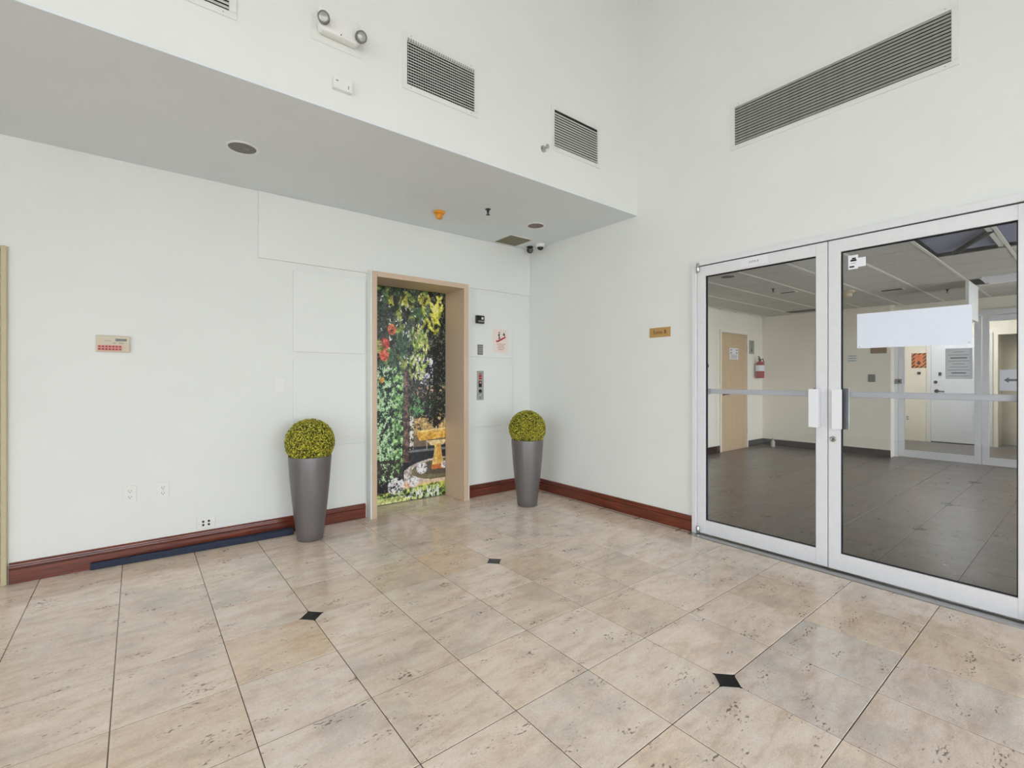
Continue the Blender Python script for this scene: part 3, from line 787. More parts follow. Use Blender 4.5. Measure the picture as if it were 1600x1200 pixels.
# ---- cameras
c1 = thing('security_camera', 'black turret security camera on the soffit near the corner', 'camera', (3.515, 4.00, ZS))
MB().lathe([(0.036, 0), (0.036, -0.012), (0.030, -0.018)], 24).build('camera_mount', M_black, c1, smooth=True)
bpv = Vector((-0.45, -0.85, -0.35)).normalized()
MB().lathe([(0.012, -0.030), (0.026, -0.026), (0.034, -0.012), (0.036, 0.004), (0.033, 0.020), (0.026, 0.030)], 28, (0, 0, -0.040), bpv).build('camera_ball', M_black, c1, smooth=True)
cl = MB().lathe([(0.016, 0.030), (0.016, 0.034), (0.012, 0.033)], 20, (0, 0, -0.040), bpv).build('camera_lens', M_greyplate, c1, smooth=True)
MB().lathe([(0.009, 0.0335), (0.0, 0.036)], 16, (0, 0, -0.040), bpv, cap=False).build('lens_glass', M_blackink, cl, smooth=True)
c2 = thing('dome_camera', 'white dome camera with dark bubble beside the black camera', 'camera', (3.548, 3.862, ZS))
MB().lathe([(0.050, 0), (0.052, -0.008), (0.050, -0.026), (0.040, -0.034), (0.034, -0.034)], 32).build('dome_housing', M_white, c2, smooth=True)
MB().lathe([(0.035, -0.033), (0.033, -0.046), (0.026, -0.056), (0.014, -0.063), (0.0, -0.065)], 32, cap=False).build('dome_bubble', M_black, c2, smooth=True)

# ---- alarm annunciator
al = thing('alarm_panel', 'cream alarm panel with red keys on the left of the back wall', 'alarm panel', (-0.128, YA, 1.444))
box('panel_body', M_cream, al, (-0.089, 0.089, -0.024, 0, 0, 0.111), bevel=0.004)
box('panel_face', M_cream, al, (-0.083, 0.083, -0.026, -0.024, 0.006, 0.105), bevel=0.001)
box('display', M_lcd, al, (0.012, 0.072, -0.0275, -0.026, 0.074, 0.090))
box('keypad_field', M_redborder, al, (-0.080, 0.048, -0.0268, -0.026, 0.008, 0.046))
km = MB().box(-0.0062, 0.0062, -0.0295, -0.0268, -0.0055, 0.0055).mesh('key', M_red)
for r in range(2):
    for q in range(7): link('key', km, al, (-0.070 + q * 0.0178, 0, 0.018 + r * 0.0175))
box('label_print', M_ink, al, (-0.044, -0.012, -0.0266, -0.026, 0.073, 0.076), (0.0, 0.014, -0.0266, -0.026, 0.058, 0.062), (0.03, 0.056, -0.0266, -0.026, 0.058, 0.062))
MB().prism([(0.052, 0.034), (0.080, 0.031), (0.052, 0.028)], -0.0268, -0.026, 'y').build('brand_arrow', M_redborder, al)

# ---- switch, outlets
sw = thing('light_switch', 'white rocker light switch between alarm panel and wall panel', 'light switch', (0.923, YA, 1.150))
box('switch_plate', M_white, sw, (-0.037, 0.037, -0.006, 0, 0, 0.120), bevel=0.003)
box('rocker', M_white, sw, (-0.016, 0.016, -0.009, -0.005, 0.027, 0.093), bevel=0.001)
def outlet(label, x, z, kind='duplex', group=None):
    o = thing('power_outlet', label, 'outlet', (x, YA, z), 0, group)
    if kind == 'duplex':
        box('outlet_plate', M_white, o, (-0.036, 0.036, -0.006, 0, 0, 0.118), bevel=0.0025)
        for zc in (0.039, 0.079):
            s = box('socket', M_white, o, (-0.0165, 0.0165, -0.008, -0.005, zc - 0.0145, zc + 0.0145), bevel=0.002)
            box('slots', M_blackink, s, (-0.008, -0.0055, -0.0086, -0.0079, zc - 0.001, zc + 0.008), (0.0055, 0.008, -0.0086, -0.0079, zc - 0.001, zc + 0.008), (-0.0025, 0.0025, -0.0086, -0.0079, zc - 0.010, zc - 0.005))
    return o
GO = 'white duplex outlets left of the elevator'
outlet('white duplex outlet, left one of the pair below the alarm panel', -0.039, 0.405, group=GO)
outlet('white duplex outlet, right one of the pair below the alarm panel', 0.146, 0.405, group=GO)
lo = thing('data_outlet', 'horizontal white socket plate just above the baseboard', 'outlet', (0.408, YA, 0.142))
box('outlet_plate', M_white, lo, (-0.060, 0.060, -0.006, 0, 0, 0.080), bevel=0.002)
for sx in (-0.018, 0.018):
    for sz in (0.028, 0.053): MB().lathe([(0.008, 0), (0.008, 0.003)], 12, (sx, -0.006, sz), (0, -1, 0)).build('jack', M_blackink, lo)
for sx in (-0.045, 0.045): MB().lathe([(0.003, 0), (0.003, 0.001)], 8, (sx, -0.006, 0.04), (0, -1, 0)).build('screw', M_metal, lo)

# ---- things right of the elevator
PY = YA - 0.014
cr = thing('card_reader', 'black elevator card reader with round white eye', 'card reader', (2.901, PY, 1.852))
rb = MB(); rb.box(-0.052, 0.052, -0.030, 0, 0, 0.086); rb.build('reader_body', M_black, cr, bevel=0.006)
MB().lathe([(0.014, 0), (0.013, 0.002)], 20, (0.022, -0.030, 0.056), (0, -1, 0)).build('eye', M_white, cr)
box('reader_label', M_greyplate, cr, (-0.032, 0.046, -0.0315, -0.030, 0.014, 0.032))
kp = thing('metal_keypad', 'small grey metal keypad plate between reader and call buttons', 'keypad', (2.913, PY, 1.518))
box('keypad_plate', M_greyplate, kp, (-0.034, 0.034, -0.008, 0, 0, 0.110), bevel=0.002)
km2 = MB().box(-0.006, 0.006, -0.011, -0.008, -0.006, 0.006).mesh('key', M_metal)
for r in range(4):
    for q in range(3): link('key', km2, kp, (-0.019 + q * 0.019, 0, 0.022 + r * 0.022))
ha = thing('elevator_call_station', 'tall steel elevator call button plate', 'call station', (2.912, PY, 1.033))
box('station_plate', M_metal, ha, (-0.045, 0.045, -0.004, 0, 0, 0.312), bevel=0.001)
box('station_print', M_redink, ha, (-0.018, 0.018, -0.005, -0.004, 0.245, 0.268), (-0.018, 0.018, -0.005, -0.004, 0.220, 0.240), (-0.018, 0.018, -0.005, -0.004, 0.275, 0.285))
cbt = box('key_switch', M_blackink, ha, (-0.019, 0.019, -0.006, -0.004, 0.138, 0.205))
box('key_label', M_redborder, cbt, (-0.010, 0.012, -0.0066, -0.006, 0.178, 0.196))
MB().lathe([(0.019, 0), (0.019, 0.004), (0.014, 0.004), (0.013, 0.009), (0.0, 0.010)], 24, (0, -0.004, 0.096), (0, -1, 0), cap=False).build('call_button', M_blackink, ha, smooth=True)
MB().lathe([(0.020, 0), (0.020, 0.003), (0.016, 0.003), (0.015, 0.007), (0.0, 0.008)], 24, (0, -0.004, 0.050), (0, -1, 0), cap=False).build('call_button', M_chrome, ha, smooth=True)
MB().lathe([(0.004, 0), (0.004, 0.002)], 10, (0, -0.004, 0.020), (0, -1, 0)).build('screw', M_blackink, ha)
fs = thing('fire_stairs_sign', 'white sign with red stair pictogram right of the elevator', 'sign', (3.190, PY, 1.548))
box('sign_board', M_pinkpaper, fs, (-0.103, 0.103, -0.003, 0, 0, 0.262))
stp = [(-0.062, 0.122)]
for k in range(5): stp += [(-0.062 + 0.026 * (k + 1), 0.122 + 0.0125 * k), (-0.062 + 0.026 * (k + 1), 0.122 + 0.0125 * (k + 1))]
stp += [(0.068, 0.172), (0.068, 0.186), (0.055, 0.186)]
low = [(-0.062, 0.134)]
MB().prism([(-0.062, 0.118), (-0.036, 0.118), (0.070, 0.170), (0.070, 0.184), (0.048, 0.184), (0.048, 0.172), (0.022, 0.172), (0.022, 0.160), (-0.004, 0.160), (-0.004, 0.148), (-0.030, 0.148), (-0.030, 0.136), (-0.062, 0.136)], -0.0042, -0.003, 'y').build('stairs_pictogram', M_redink, fs)
pp = MB(); pp.box(-0.026, -0.014, -0.0042, -0.003, 0.160, 0.212); pp.box(-0.034, -0.026, -0.0042, -0.003, 0.188, 0.205); pp.box(-0.030, -0.024, -0.0042, -0.003, 0.150, 0.165); pp.box(-0.016, -0.009, -0.0042, -0.003, 0.150, 0.172)
pp.lathe([(0.008, 0), (0.008, 0.0012)], 12, (-0.020, -0.003, 0.224), (0, -1, 0)); pp.build('walking_pictogram', M_blackink, fs)
MB().prism([(0.030, 0.196), (0.040, 0.215), (0.046, 0.232), (0.052, 0.214), (0.060, 0.208), (0.066, 0.192), (0.056, 0.190), (0.050, 0.202), (0.042, 0.190)], -0.0042, -0.003, 'y').build('flame_pictogram', M_blackink, fs)
for s, z in (('IN CASE OF FIRE', 0.096), ('USE STAIRS', 0.076), ('DO NOT USE', 0.056), ('ELEVATOR', 0.036)):
    text('sign_lettering', s, 0.016, M_redink, fs, (0.006, -0.0033, z))

# ---- suite sign on the right wall
sg = thing('suite_sign', 'brass plaque reading Suite B beside the glass doors', 'sign', (XB, 2.4015, 1.628), RB)
box('plaque', M_gold, sg, (-0.104, 0.104, -0.005, 0, 0, 0.084), bevel=0.0015)
text('plaque_lettering', 'Suite B', 0.048, M_brownink, sg, (0.0, -0.0055, 0.042))

# ---- navy strip on the floor
ns = MB().prism([(-0.245, 4.121), (-0.245, 4.096), (1.005, 4.030), (1.005, 4.10)], 0.0, 0.046, 'z').build('rubber_strip', M_navy, None, bevel=0.006)
tag(ns, 'long navy blue rubber strip lying along the baseboard', 'strip')

# ---- potted topiaries
def leaf_ball(r, n, seed):
    rr = random.Random(seed)
    mb = MB()
    for k in range(n):
        z = 1 - 2 * (k + 0.5) / n; a = k * 2.399963
        d = Vector((math.sqrt(1 - z * z) * math.cos(a), math.sqrt(1 - z * z) * math.sin(a), z))
        if z < -0.62: continue
        rad = r * rr.uniform(0.90, 1.0) * (0.93 if rr.random() < 0.12 else 1)
        p = d * rad
        t1 = d.orthogonal().normalized()
        t1.rotate(Matrix.Rotation(rr.uniform(0, 6.28), 3, d))
        t2 = d.cross(t1)
        ax = (t1 * rr.uniform(0.35, 0.9) + d * rr.uniform(0.25, 0.8)).normalized()
        L, w = rr.uniform(0.009, 0.014), rr.uniform(0.0045, 0.0065)
        nn = ax.cross(t2).normalized()
        b0 = p - ax * L * 0.5; b1 = p + ax * L * 0.5
        mb.add([b0, p + t2 * w + nn * 0.0015, b1, p - t2 * w + nn * 0.0015], [(0, 1, 2), (0, 2, 3)])
    me = bpy.data.meshes.new('foliage'); me.from_pydata(mb.v, [], mb.f)
    cols = [lin(176, 172, 40), lin(146, 150, 40), lin(200, 194, 56), lin(112, 124, 40), lin(214, 206, 90), lin(160, 128, 44)]
    for q, c in enumerate(cols): me.materials.append(mat('topiary_leaf_%d' % q, c, 0.5, var=0.12, scale=40))
    for f in range(0, len(me.polygons), 2):
        i = rr.choice((0, 0, 0, 1, 1, 2, 2, 3, 4, 5))
        me.polygons[f].material_index = i
        if f + 1 < len(me.polygons): me.polygons[f + 1].material_index = i
    return me
def topiary(label, loc, seed):
    t = thing('potted_topiary', label, 'potted plant', loc, seed * 1.3, 'ball topiaries in grey pots')
    MB().lathe([(0.0, 0.0), (0.093, 0.0), (0.098, 0.006), (0.104, 0.06), (0.119, 0.18), (0.134, 0.32), (0.147, 0.46), (0.156, 0.58), (0.160, 0.64), (0.160, 0.655), (0.156, 0.658), (0.150, 0.655), (0.148, 0.60)], 64, cap=False).build('pot', M_pot, t, smooth=True)
    MB().lathe([(0.149, 0.61), (0.08, 0.615), (0.0, 0.618)], 32, cap=False).build('soil', M_soil, t)
    f = link('foliage', leaf_ball(0.185, 9500, seed), t, (0, 0, 0.762)); f['kind'] = 'stuff'
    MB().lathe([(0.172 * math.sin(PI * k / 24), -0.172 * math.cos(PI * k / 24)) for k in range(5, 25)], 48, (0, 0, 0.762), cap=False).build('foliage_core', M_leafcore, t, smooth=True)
    return t
topiary('ball topiary in tall grey pot, left of the elevator', (1.08, 3.857, 0), 1)
topiary('ball topiary in tall grey pot in the room corner', (3.08, 3.545, 0), 2)

# ================================================================== SUITE BEHIND THE GLASS DOORS
sfl = struct(box('floor', M_grout, None, (XB + 0.005, XS, SUITE_Y0, TAN_Y, -0.2, -0.0016)), 'travertine floor of the suite, darkened in colour for its dim light')
lay_tiles(sfl, 7, 24, -9, 5, (3.735, XS), (-1.5, TAN_Y), {(12, 1), (15, 1), (15, -3), (19, -3), (12, -3), (19, 1)}, m=M_trav2)
struct(box('wall_suite_back', M_suitewall, None, (XB + 0.12, XC + 0.1, TAN_Y, TAN_Y + 0.1, -0.15, SUITE_Z + 0.3)), 'beige suite wall with the tan door')
wsf = MB(); wsf.box(XC, XC + 0.35, 2.105, TAN_Y, -0.15, SUITE_Z + 0.3); wsf.box(XS, XS + 0.1, SUITE_Y0, 2.105, 2.26, SUITE_Z + 0.3); wsf.box(XS, XS + 0.1, SUITE_Y0, 0.10, 0, 2.26)
struct(wsf.build('wall_suite_far', M_suitewall), 'beige far wall of the suite around the second glass door')
wsr = MB(); z0, z1 = 0.3, 2.3
wsr.box(XB + 0.12, 3.9, SUITE_Y0 - 0.12, SUITE_Y0, 0, SUITE_Z + 0.3); wsr.box(9.4, XS, SUITE_Y0 - 0.12, SUITE_Y0, 0, SUITE_Z + 0.3); wsr.box(3.9, 9.4, SUITE_Y0 - 0.12, SUITE_Y0, 0, z0); wsr.box(3.9, 9.4, SUITE_Y0 - 0.12, SUITE_Y0, z1, SUITE_Z + 0.3)
struct(wsr.build('wall_suite_front', M_suitewall), 'suite wall with the added window strip')
w4 = struct(thing('window_4', 'unseen window strip added to light the suite', None, (6.65, SUITE_Y0 - 0.06, 0)))  # out of view, added to brighten the suite
box('window_frame', M_alu, w4, (-2.75, 2.75, -0.04, 0.04, z0, z0 + 0.05), (-2.75, 2.75, -0.04, 0.04, z1 - 0.05, z1), *[(x - 0.025, x + 0.025, -0.04, 0.04, z0, z1) for x in (-2.725, -0.9, 0.9, 2.725)])
for a, b in ((-2.70, -0.925), (-0.875, 0.875), (0.925, 2.70)): box('window_pane', M_glass2, w4, (a, b, -0.004, 0.004, z0 + 0.05, z1 - 0.05))
struct(box('baseboard_suite_back', M_darkbase, None, (XB + 0.13, 7.90, TAN_Y - 0.012, TAN_Y, 0, 0.115), (8.83, XC, TAN_Y - 0.012, TAN_Y, 0, 0.115)), 'dark baseboard of the suite back wall')
struct(box('baseboard_suite_far', M_darkbase, None, (XC - 0.012, XC, 2.105, TAN_Y - 0.012, 0, 0.115)), 'dark baseboard of the suite far wall')

# suspended ceiling
PX, PYY = 0.556, 0.488
ceil2 = struct(box('ceiling', M_ceiltile, None, (XB + 0.12, XS, SUITE_Y0, TAN_Y, SUITE_Z + 0.25, SUITE_Z + 0.3)), 'suspended tile ceiling of the suite')
y_bars = [1.02 + PYY * k for k in range(-4, 7)]
x_bars = [3.93 + PX * k for k in range(0, 11)]
OPEN = set()
tmesh = MB().box(-PX / 2 + 0.008, PX / 2 - 0.008, -PYY / 2 + 0.008, PYY / 2 - 0.008, 0, 0.012).mesh('ceiling_tile', M_ceiltile, bevel=0.002, seg=1)
for a, xb in enumerate([x_bars[0] - PX] + x_bars):
    for b, yb in enumerate(y_bars[:-1]):
        xc, yc = xb + PX / 2, yb + PYY / 2
        if xc + PX / 2 > XS + 0.4: continue
        if 4.5 < xc < 6.15 and yc < 1.0: continue             # open bay standing in for a reflection
        if 7.6 < xc < 8.3 and 0.4 < yc < 0.9: continue        # light fitting
        if xc - PX / 2 < XB + 0.1 or xc + PX / 2 > XC + 0.05:
            lo_, hi_ = max(xc - PX / 2 + 0.008, XB + 0.12), min(xc + PX / 2 - 0.008, XC if yc > 2.105 else XS)
            if hi_ - lo_ < 0.03: continue
            box('ceiling_tile', M_ceiltile, ceil2, (lo_, hi_, yc - PYY / 2 + 0.008, min(yc + PYY / 2 - 0.008, TAN_Y), SUITE_Z, SUITE_Z + 0.012))
            continue
        link('ceiling_tile', tmesh, ceil2, (xc, yc, SUITE_Z))
for yb in y_bars: box('grid_bar', M_tbar, ceil2, (XB + 0.12, XC if yb > 2.1 else XS, yb - 0.012, yb + 0.012, SUITE_Z - 0.004, SUITE_Z + 0.004))
for xb in x_bars:
    y0 = 1.02 if 4.6 < xb < 6.0 else y_bars[0]
    box('cross_bar', M_ceiltile, ceil2, (xb - 0.006, xb + 0.006, y0, TAN_Y, SUITE_Z - 0.001, SUITE_Z + 0.004))
# louvre bay modelled in place of a reflection in the door glass
RAX, RAY = 5.30, 0.2
ra = bpy.data.objects.new('return_air_bay', MB().box(-0.8, 0.80, -1.1, 0.80, 0.16, 0.18).mesh('return_air_bay', M_dark)); ra.location = (RAX, RAY, SUITE_Z); ra.parent = ceil2; C.objects.link(ra)
lv = MB()
for k in range(30):
    x = -0.78 + k * 0.053
    lv.add([(x, -1.1, 0.055), (x, 0.80, 0.055), (x + 0.042, 0.80, 0.03), (x + 0.042, -1.1, 0.03), (x, -1.1, 0.059), (x, 0.80, 0.059), (x + 0.042, 0.80, 0.034), (x + 0.042, -1.1, 0.034)], [(0, 1, 2, 3), (7, 6, 5, 4), (0, 4, 5, 1), (2, 6, 7, 3), (1, 5, 6, 2), (0, 3, 7, 4)])
tag(lv.build('louvre_blades', M_bluegrey, ra), kind='stuff')
MB().tube([(0.72, 0.66, 0.0), (0.1, 0.36, 0.01)], 0.022, 8).build('strut', M_dark, ra)
box('support_bar', M_tbar, ra, (-0.75, 0.78, 0.355, 0.385, 0.0, 0.03)); box('support_bar', M_tbar, ra, (-0.75, 0.78, -0.17, -0.13, 0.0, 0.03))
# lay-in light fitting (switched off), hanging panel, vents, detectors of the suite ceiling
tr = thing('ceiling_troffer', 'switched-off ribbed ceiling light of the suite', 'ceiling light', (7.99, 0.66, SUITE_Z))
box('troffer_body', M_white, tr, (-0.36, 0.36, -0.26, 0.26, 0.01, 0.08))
for k in range(8): box('troffer_rib', M_alu, tr, (-0.30 + k * 0.08, -0.25 + k * 0.08, -0.22, 0.22, -0.012, 0.01))
hp = tag(box('hanging_panel', M_white, None, (7.87, 8.54, 1.005, 1.035, 1.99, SUITE_Z - 0.0045)), 'white panel hanging from the suite ceiling behind the glass', 'panel')
def slot(label, x, y, sx, sy):
    v = thing('ceiling_slot_vent', label, 'vent', (x, y, SUITE_Z))
    box('slot_frame', M_tbar, v, (-sx - 0.02, sx + 0.02, -sy - 0.02, sy + 0.02, -0.004, 0.0))
    box('slot_shade', M_dark, v, (-sx, sx, -sy, sy, -0.006, -0.004))  # solid dark plate painting the shade inside the slot
slot('narrow dark slot vent in the suite ceiling, behind the left door', 7.0, 2.66, 0.04, 0.09)
slot('narrow dark slot vent in the suite ceiling, behind the right door', 7.9, 1.74, 0.06, 0.11)
slot('wide dark vent where the suite ceiling meets the far wall', 9.15, 3.2, 0.14, 0.26)
dk = thing('suite_downlight', 'dark recessed downlight in the suite ceiling', 'ceiling light', (5.38, 2.674, SUITE_Z))
MB().lathe([(0.085, 0), (0.083, -0.005), (0.072, -0.005)], 28, cap=False).build('trim_ring', M_ceiltile, dk); MB().lathe([(0.073, -0.004), (0.0, -0.003)], 28, cap=False).build('reflector', M_dark, dk)  # flat dark disc paints the shade of the recess
sprinkler('pendant sprinkler in the suite ceiling, behind the left door', (6.58, 2.671, SUITE_Z), (0, 0, -1))
sprinkler('pendant sprinkler in the suite ceiling, behind the right door', (8.44, 1.282, SUITE_Z), (0, 0, -1))
sm2 = thing('suite_smoke_detector', 'yellowish smoke detector on the suite ceiling', 'smoke detector', (7.55, 2.13, SUITE_Z))
MB().lathe([(0.075, 0), (0.077, -0.02), (0.06, -0.035)], 24).build('detector_base', M_doorframe, sm2, smooth=True); MB().lathe([(0.05, -0.03), (0.05, -0.075), (0.0, -0.09)], 24, cap=False).build('dust_cap', M_doorframe, sm2, smooth=True)

# tan door in the suite: door_5
d5 = struct(thing('door_5', 'tan door in the suite behind the left glass leaf', None, (7.90, TAN_Y, 0)))
box('door_frame', M_suitewall, d5, (-0.04, 0, -0.025, 0, 0, 2.10), (0.93, 0.97, -0.025, 0, 0, 2.10), (0, 0.93, -0.025, 0, 2.06, 2.10), bevel=0.003)
box('door_leaf', M_suitedoor, d5, (0.004, 0.926, -0.018, 0, 0.008, 2.056))
hl = MB(); hl.lathe([(0.026, 0), (0.024, 0.01)], 16, (0.07, -0.018, 0.99), (0, -1, 0)); hl.tube([(0.07, -0.03, 0.99), (0.07, -0.06, 0.99), (0.10, -0.065, 0.99), (0.19, -0.06, 0.99)], 0.010, 8)
hl.build('lever_handle', M_black, d5, smooth=True)
for z in (0.25, 1.75): box('hinge', M_metal, d5, (0.918, 0.934, -0.024, -0.018, z, z + 0.1))
nt_ = thing('door_notice', 'paper notice taped to the tan suite door', 'notice', (8.335, TAN_Y - 0.0185, 1.60))
box('paper_sheet', M_paper, nt_, (-0.155, 0.155, -0.0015, 0, 0, 0.20))
pr = MB()
for sx in (-0.10, 0.10):
    for sz in (0.115, 0.165): pr.box(sx - 0.022, sx + 0.022, -0.0022, -0.0014, sz - 0.012, sz + 0.012)
for k in range(4): pr.box(-0.11, 0.11, -0.0022, -0.0014, 0.02 + k * 0.018, 0.026 + k * 0.018)
pr.build('notice_print', M_ink, nt_)
wb = thing('wall_button', 'small round button on the suite wall left of the tan door', 'button', (7.47, TAN_Y, 1.474))
MB().lathe([(0.034, 0), (0.034, 0.006), (0.026, 0.008)], 20, (0, 0, 0), (0, -1, 0)).build('button_plate', M_greyplate, wb); MB().lathe([(0.022, 0.008), (0.020, 0.014), (0.0, 0.016)], 20, (0, 0, 0), (0, -1, 0), cap=False).build('button_knob', M_black, wb)
ars = thing('extinguisher_sign', 'grey-green arrow sign above the fire extinguisher', 'sign', (9.05, TAN_Y, 1.72))
box('sign_board', M_green, ars, (-0.10, 0.10, -0.003, 0, 0, 0.25))
MB().prism([(-0.012, 0.12), (0.012, 0.12), (0.012, 0.07), (0.034, 0.07), (0.0, 0.03), (-0.034, 0.07), (-0.012, 0.07)], -0.0042, -0.003, 'y').build('arrow_print', M_blackink, ars)
box('symbol_print', M_ink, ars, (-0.05, 0.05, -0.0042, -0.003, 0.16, 0.17), (-0.05, 0.05, -0.0042, -0.003, 0.185, 0.195), (-0.05, 0.05, -0.0042, -0.003, 0.21, 0.22))
ex = thing('fire_extinguisher', 'red fire extinguisher hanging beside the tan suite door', 'fire extinguisher', (9.20, TAN_Y - 0.085, 1.27))
MB().lathe([(0.0, 0.0), (0.065, 0.0), (0.072, 0.01), (0.072, 0.26), (0.060, 0.29), (0.028, 0.31), (0.022, 0.33)], 28).build('cylinder', M_extred, ex, smooth=True)
MB().lathe([(0.0728, 0.13), (0.0728, 0.24)], 28, cap=False).build('label_band', M_paper, ex, smooth=True)
vh = MB(); vh.box(-0.018, 0.018, -0.018, 0.018, 0.33, 0.355); vh.tube([(0, 0, 0.355), (-0.05, -0.01, 0.375), (-0.10, -0.01, 0.36)], 0.008, 8); vh.tube([(0, 0, 0.365), (-0.05, -0.01, 0.40), (-0.10, -0.01, 0.395)], 0.008, 8)
vh.build('valve_handle', M_black, ex)
MB().tube([(0.015, 0, 0.345), (0.07, -0.02, 0.36), (0.10, -0.03, 0.28), (0.09, -0.03, 0.18), (0.085, -0.03, 0.12)], 0.009, 8).build('hose', M_black, ex, smooth=True)
box('wall_bracket', M_metal, ex, (-0.03, 0.03, 0.06, 0.085, 0.05, 0.28))
# bottle on the suite floor
bo = thing('bottle', 'small clear bottle standing on the suite floor by the baseboard', 'bottle', (9.30, 3.78, 0))
MB().lathe([(0.0, 0.0), (0.034, 0.0), (0.036, 0.008), (0.036, 0.085), (0.030, 0.105), (0.014, 0.118), (0.013, 0.13)], 24, cap=False).build('bottle_body', M_clearplastic, bo, smooth=True)
MB().lathe([(0.016, 0.126), (0.016, 0.152), (0.012, 0.155)], 16).build('bottle_cap', M_greyplate, bo, smooth=True)
# plates and signs on the far suite wall (facing -X)
def plate(name, label, cat, m, y, z, w, h, lines=0):
    p = thing(name, label, cat, (XC, y, z), RB)
    box('plate', m, p, (-w / 2, w / 2, -0.005, 0, 0, h), bevel=0.001)
    if lines:
        b = MB()
        for k in range(lines): b.box(-w * 0.36, w * 0.36, -0.006, -0.0049, h * (0.2 + 0.62 * k / max(1, lines - 1)) - 0.004, h * (0.2 + 0.62 * k / max(1, lines - 1)) + 0.004)
        b.build('plate_print', M_ink, p)
plate('wall_sign', 'pale grey lettered sign on the far suite wall', 'sign', M_white, 2.616, 1.535, 0.155, 0.13, 3)
plate('wall_sign', 'brown sign half hidden behind the blank sheet', 'sign', M_brownsign, 2.26, 1.67, 0.21, 0.12)
plate('thermostat', 'grey square plate on the far suite wall', 'thermostat', M_greyplate, 2.35, 1.205, 0.095, 0.125, 2)

# second glass door: trim_2, door_6, door_7
f2 = struct(thing('trim_2', 'white aluminium frame of the second glass door', None, (XS - 0.05, 2.105, 0), RB))
W2 = 2.0
box('jamb', M_alu, f2, (0.0, 0.05, 0, 0.12, 0, 2.18), bevel=0.002); box('jamb', M_alu, f2, (W2 - 0.05, W2, 0, 0.12, 0, 2.18), bevel=0.002); box('header', M_alu, f2, (0, W2, 0, 0.12, 2.18, 2.26), bevel=0.002)
def leaf2(name, label, y):
    d = struct(thing(name, label, None, (XS - 0.04, y, 0), RB)); w = 0.94; s = 0.072
    box('stile', M_alu, d, (0, s, 0, 0.045, 0.012, 2.172), bevel=0.002); box('stile', M_alu, d, (w - s, w, 0, 0.045, 0.012, 2.172), bevel=0.002)
    box('top_rail', M_alu, d, (s, w - s, 0.001, 0.044, 2.09, 2.172)); box('bottom_rail', M_alu, d, (s, w - s, 0.001, 0.044, 0.012, 0.12))
    box('glass_pane', M_glass2, d, (s, w - s, 0.02, 0.026, 0.12, 2.09))
    return d
l6 = leaf2('door_6', 'left leaf of the second glass door across the suite', 2.052)
l7 = leaf2('door_7', 'right leaf of the second glass door across the suite', 1.104)
cb = thing('card_box', 'small grey reader box on the second door frame', 'card reader', (XS - 0.05, 2.06, 1.18), RB)
box('box_body', M_greyplate, cb, (-0.03, 0.05, -0.02, 0, 0, 0.075), bevel=0.003); box('box_slot', M_blackink, cb, (0.012, 0.030, -0.0206, -0.0195, 0.02, 0.055))
pn = thing('glass_notice', 'printed white notice on the left leaf of the second glass door', 'notice', (XS - 0.0205, 1.352, 1.256), RB)
box('paper_sheet', M_paper, pn, (-0.147, 0.147, -0.001, 0, 0, 0.46))
pb = MB()
for k in range(9):
    hw = (0.11, 0.08, 0.12, 0.10, 0.07, 0.115, 0.09, 0.11, 0.06)[k]; z = 0.045 + k * 0.045; hh = 0.018 if k in (1, 6) else 0.006
    pb.box(-hw, hw, -0.0016, -0.0009, z - hh / 2, z + hh / 2)
pb.build('notice_print', M_ink, pn)
ps = thing('arrow_notice', 'white notice with a left arrow on the right leaf of the second glass door', 'notice', (XS - 0.0205, 0.80, 1.09), RB)
box('paper_sheet', M_paper, ps, (-0.13, 0.13, -0.001, 0, 0, 0.30))
MB().prism([(-0.09, 0.15), (-0.04, 0.19), (-0.04, 0.165), (0.09, 0.165), (0.09, 0.135), (-0.04, 0.135), (-0.04, 0.11)], -0.0016, -0.0009, 'y').build('arrow_print', M_ink, ps)

# hall beyond the second glass door
struct(box('floor', M_hallfloor, None, (XS, XD + 0.7, -1.0, 3.4, -0.2, 0)), 'dark wood floor of the hall beyond')
hw_ = MB(); hw_.box(XD, XD + 0.1, 1.215, 3.4, 0, 2.74); hw_.box(XD, XD + 0.1, -1.0, 0.98 - 0.0, 0, 2.74); hw_.box(XD, XD + 0.1, 0.98, 1.215, 2.07, 2.74)
hw_.box(XD + 0.1, XD + 0.6, 0.88, 0.98, 0, 2.74); hw_.box(XD + 0.1, XD + 0.6, 1.215, 1.315, 0, 2.74)
hw_.box(XS + 0.1, XD + 0.1, 3.4, 3.5, 0, 2.74); hw_.box(XS + 0.1, XD + 0.1, -1.1, -1.0, 0, 2.74); hw_.box(XD + 0.6, XD + 0.7, 0.5, 1.6, 0, 2.74)
struct(hw_.build('wall_hall', M_suitewall), 'beige walls of the hall beyond the second glass door')
struct(box('ceiling', M_ceiltile, None, (XS + 0.1, XD + 0.7, -1.0, 3.4, 2.74, 2.8)), 'ceiling of the hall beyond')
hlamp = thing('added_hall_lamp', 'unseen panel lamp added to light the hall beyond', 'ceiling light', (11.2, 1.6, 2.74))  # no lamp in view here; added so the hall is bright
box('lamp_frame', M_white, hlamp, (-0.62, 0.62, -0.32, 0.32, -0.02, 0.0)); box('lamp_diffuser', mat('lit_diffuser', (1, 1, 1, 1), 0.5, emit=26.0), hlamp, (-0.58, 0.58, -0.28, 0.28, -0.024, -0.02))
d8 = struct(thing('door_8', 'white door with black lever in the hall beyond', None, (XD, 2.20, 0), RB))
box('door_frame', M_white, d8, (0, 0.065, -0.03, 0, 0, 2.12), (0.86, 0.92, -0.03, 0, 0, 2.12), (0.065, 0.86, -0.03, 0, 2.06, 2.12), bevel=0.004)
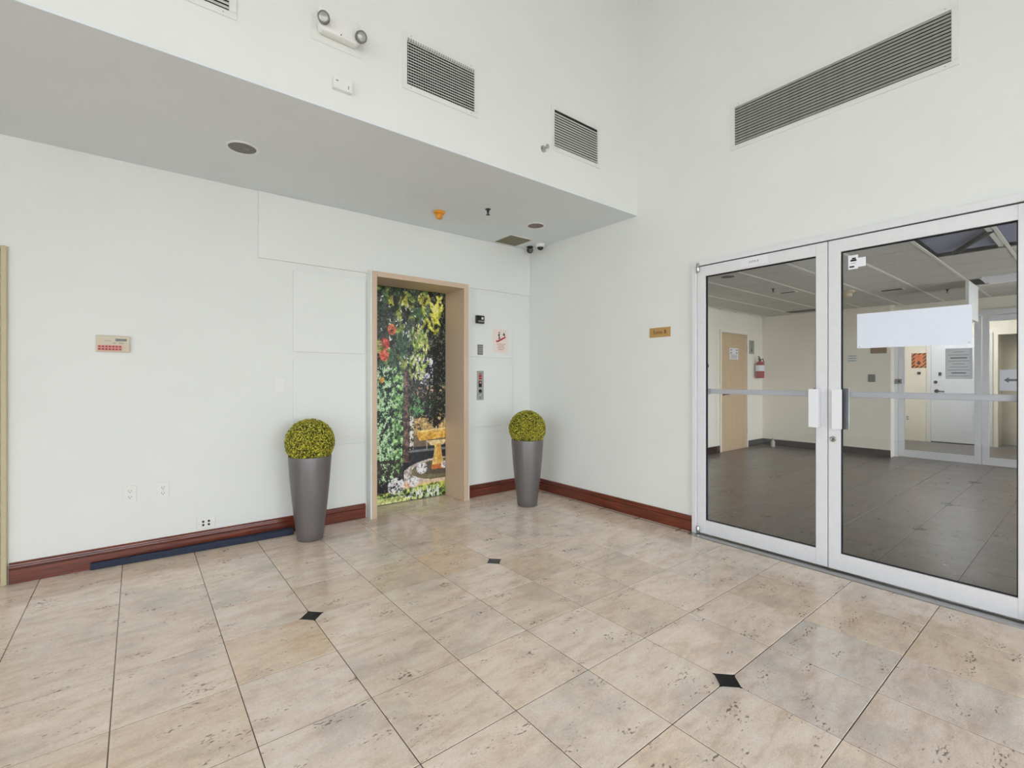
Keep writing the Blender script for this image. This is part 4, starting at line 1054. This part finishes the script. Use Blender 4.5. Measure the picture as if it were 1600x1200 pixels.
box('door_leaf', mat('white_door_paint', lin(228, 232, 238), 0.4, var=0.01), d8, (0.067, 0.858, -0.015, 0, 0.02, 2.056))
box('door_gap', M_gap, d8, (0.065, 0.86, -0.014, 0, 0.0, 0.02))
lv8 = MB(); lv8.lathe([(0.036, 0), (0.033, 0.012)], 20, (0.15, -0.015, 1.014), (0, -1, 0)); lv8.tube([(0.15, -0.025, 1.014), (0.15, -0.06, 1.014), (0.18, -0.065, 1.012), (0.27, -0.06, 1.008)], 0.012, 8); lv8.build('lever_handle', M_black, d8, smooth=True)
MB().lathe([(0.030, 0), (0.026, 0.014), (0.0, 0.016)], 20, (0.133, -0.015, 1.19), (0, -1, 0), cap=False).build('deadbolt', M_black, d8, smooth=True)
box('keypad_lock', M_black, d8, (0.178, 0.222, -0.035, -0.015, 1.32, 1.385), bevel=0.003)
hz = thing('hazard_sign', 'orange and black striped warning sign with down arrow beside the white door', 'sign', (XD, 2.318, 1.475), RB)
box('sign_board', M_hazard, hz, (-0.118, 0.118, -0.003, 0, 0, 0.30))
sb = MB()
for k in range(-8, 10):
    x = k * 0.072
    pts = [(x, 0.0), (x + 0.036, 0.0), (x + 0.336, 0.30), (x + 0.30, 0.30)]
    # clip to board
    poly = pts
    for (ax, lim, sgn) in ((0, -0.116, 1), (0, 0.116, -1)):
        out = []
        for i in range(len(poly)):
            p, q = poly[i], poly[(i + 1) % len(poly)]
            pin, qin = (p[ax] - lim) * sgn >= 0, (q[ax] - lim) * sgn >= 0
            if pin: out.append(p)
            if pin != qin:
                t = (lim - p[ax]) / (q[ax] - p[ax]); out.append((p[0] + t * (q[0] - p[0]), p[1] + t * (q[1] - p[1])))
        poly = out
        if len(poly) < 3: break
    if len(poly) >= 3: sb.prism(poly, -0.0036, -0.003, 'y')
sb.build('stripes', M_blackink, hz)
box('sign_field', M_hazard, hz, (-0.062, 0.062, -0.0044, -0.0036, 0.045, 0.262))
text('sign_lettering', 'FIRE', 0.060, M_redink, hz, (0, -0.0048, 0.225)); text('sign_lettering', 'EXTINGUISHER', 0.026, M_redink, hz, (0, -0.0048, 0.175), xs=0.9)
MB().prism([(-0.014, 0.145), (0.014, 0.145), (0.014, 0.11), (0.045, 0.11), (0.0, 0.055), (-0.045, 0.11), (-0.014, 0.11)], -0.0054, -0.0044, 'y').build('arrow_print', M_blackink, hz)
hr = thing('hall_card_reader', 'tiny black reader under the striped sign', 'card reader', (XD, 2.317, 1.345), RB)
box('reader_body', M_black, hr, (-0.026, 0.026, -0.02, 0, 0, 0.05), bevel=0.003); box('reader_light', M_greyplate, hr, (-0.012, 0.012, -0.0205, -0.0195, 0.036, 0.042))
ho = thing('hall_outlet', 'white duplex outlet low on the hall wall beyond', 'outlet', (XD, 2.497, 0.39), RB)
box('outlet_plate', M_white, ho, (-0.036, 0.036, -0.006, 0, 0, 0.125), bevel=0.002)
for zc in (0.04, 0.085): box('socket', M_greyplate, ho, (-0.016, 0.016, -0.008, -0.005, zc - 0.014, zc + 0.014))
bpy.context.view_layer.update()
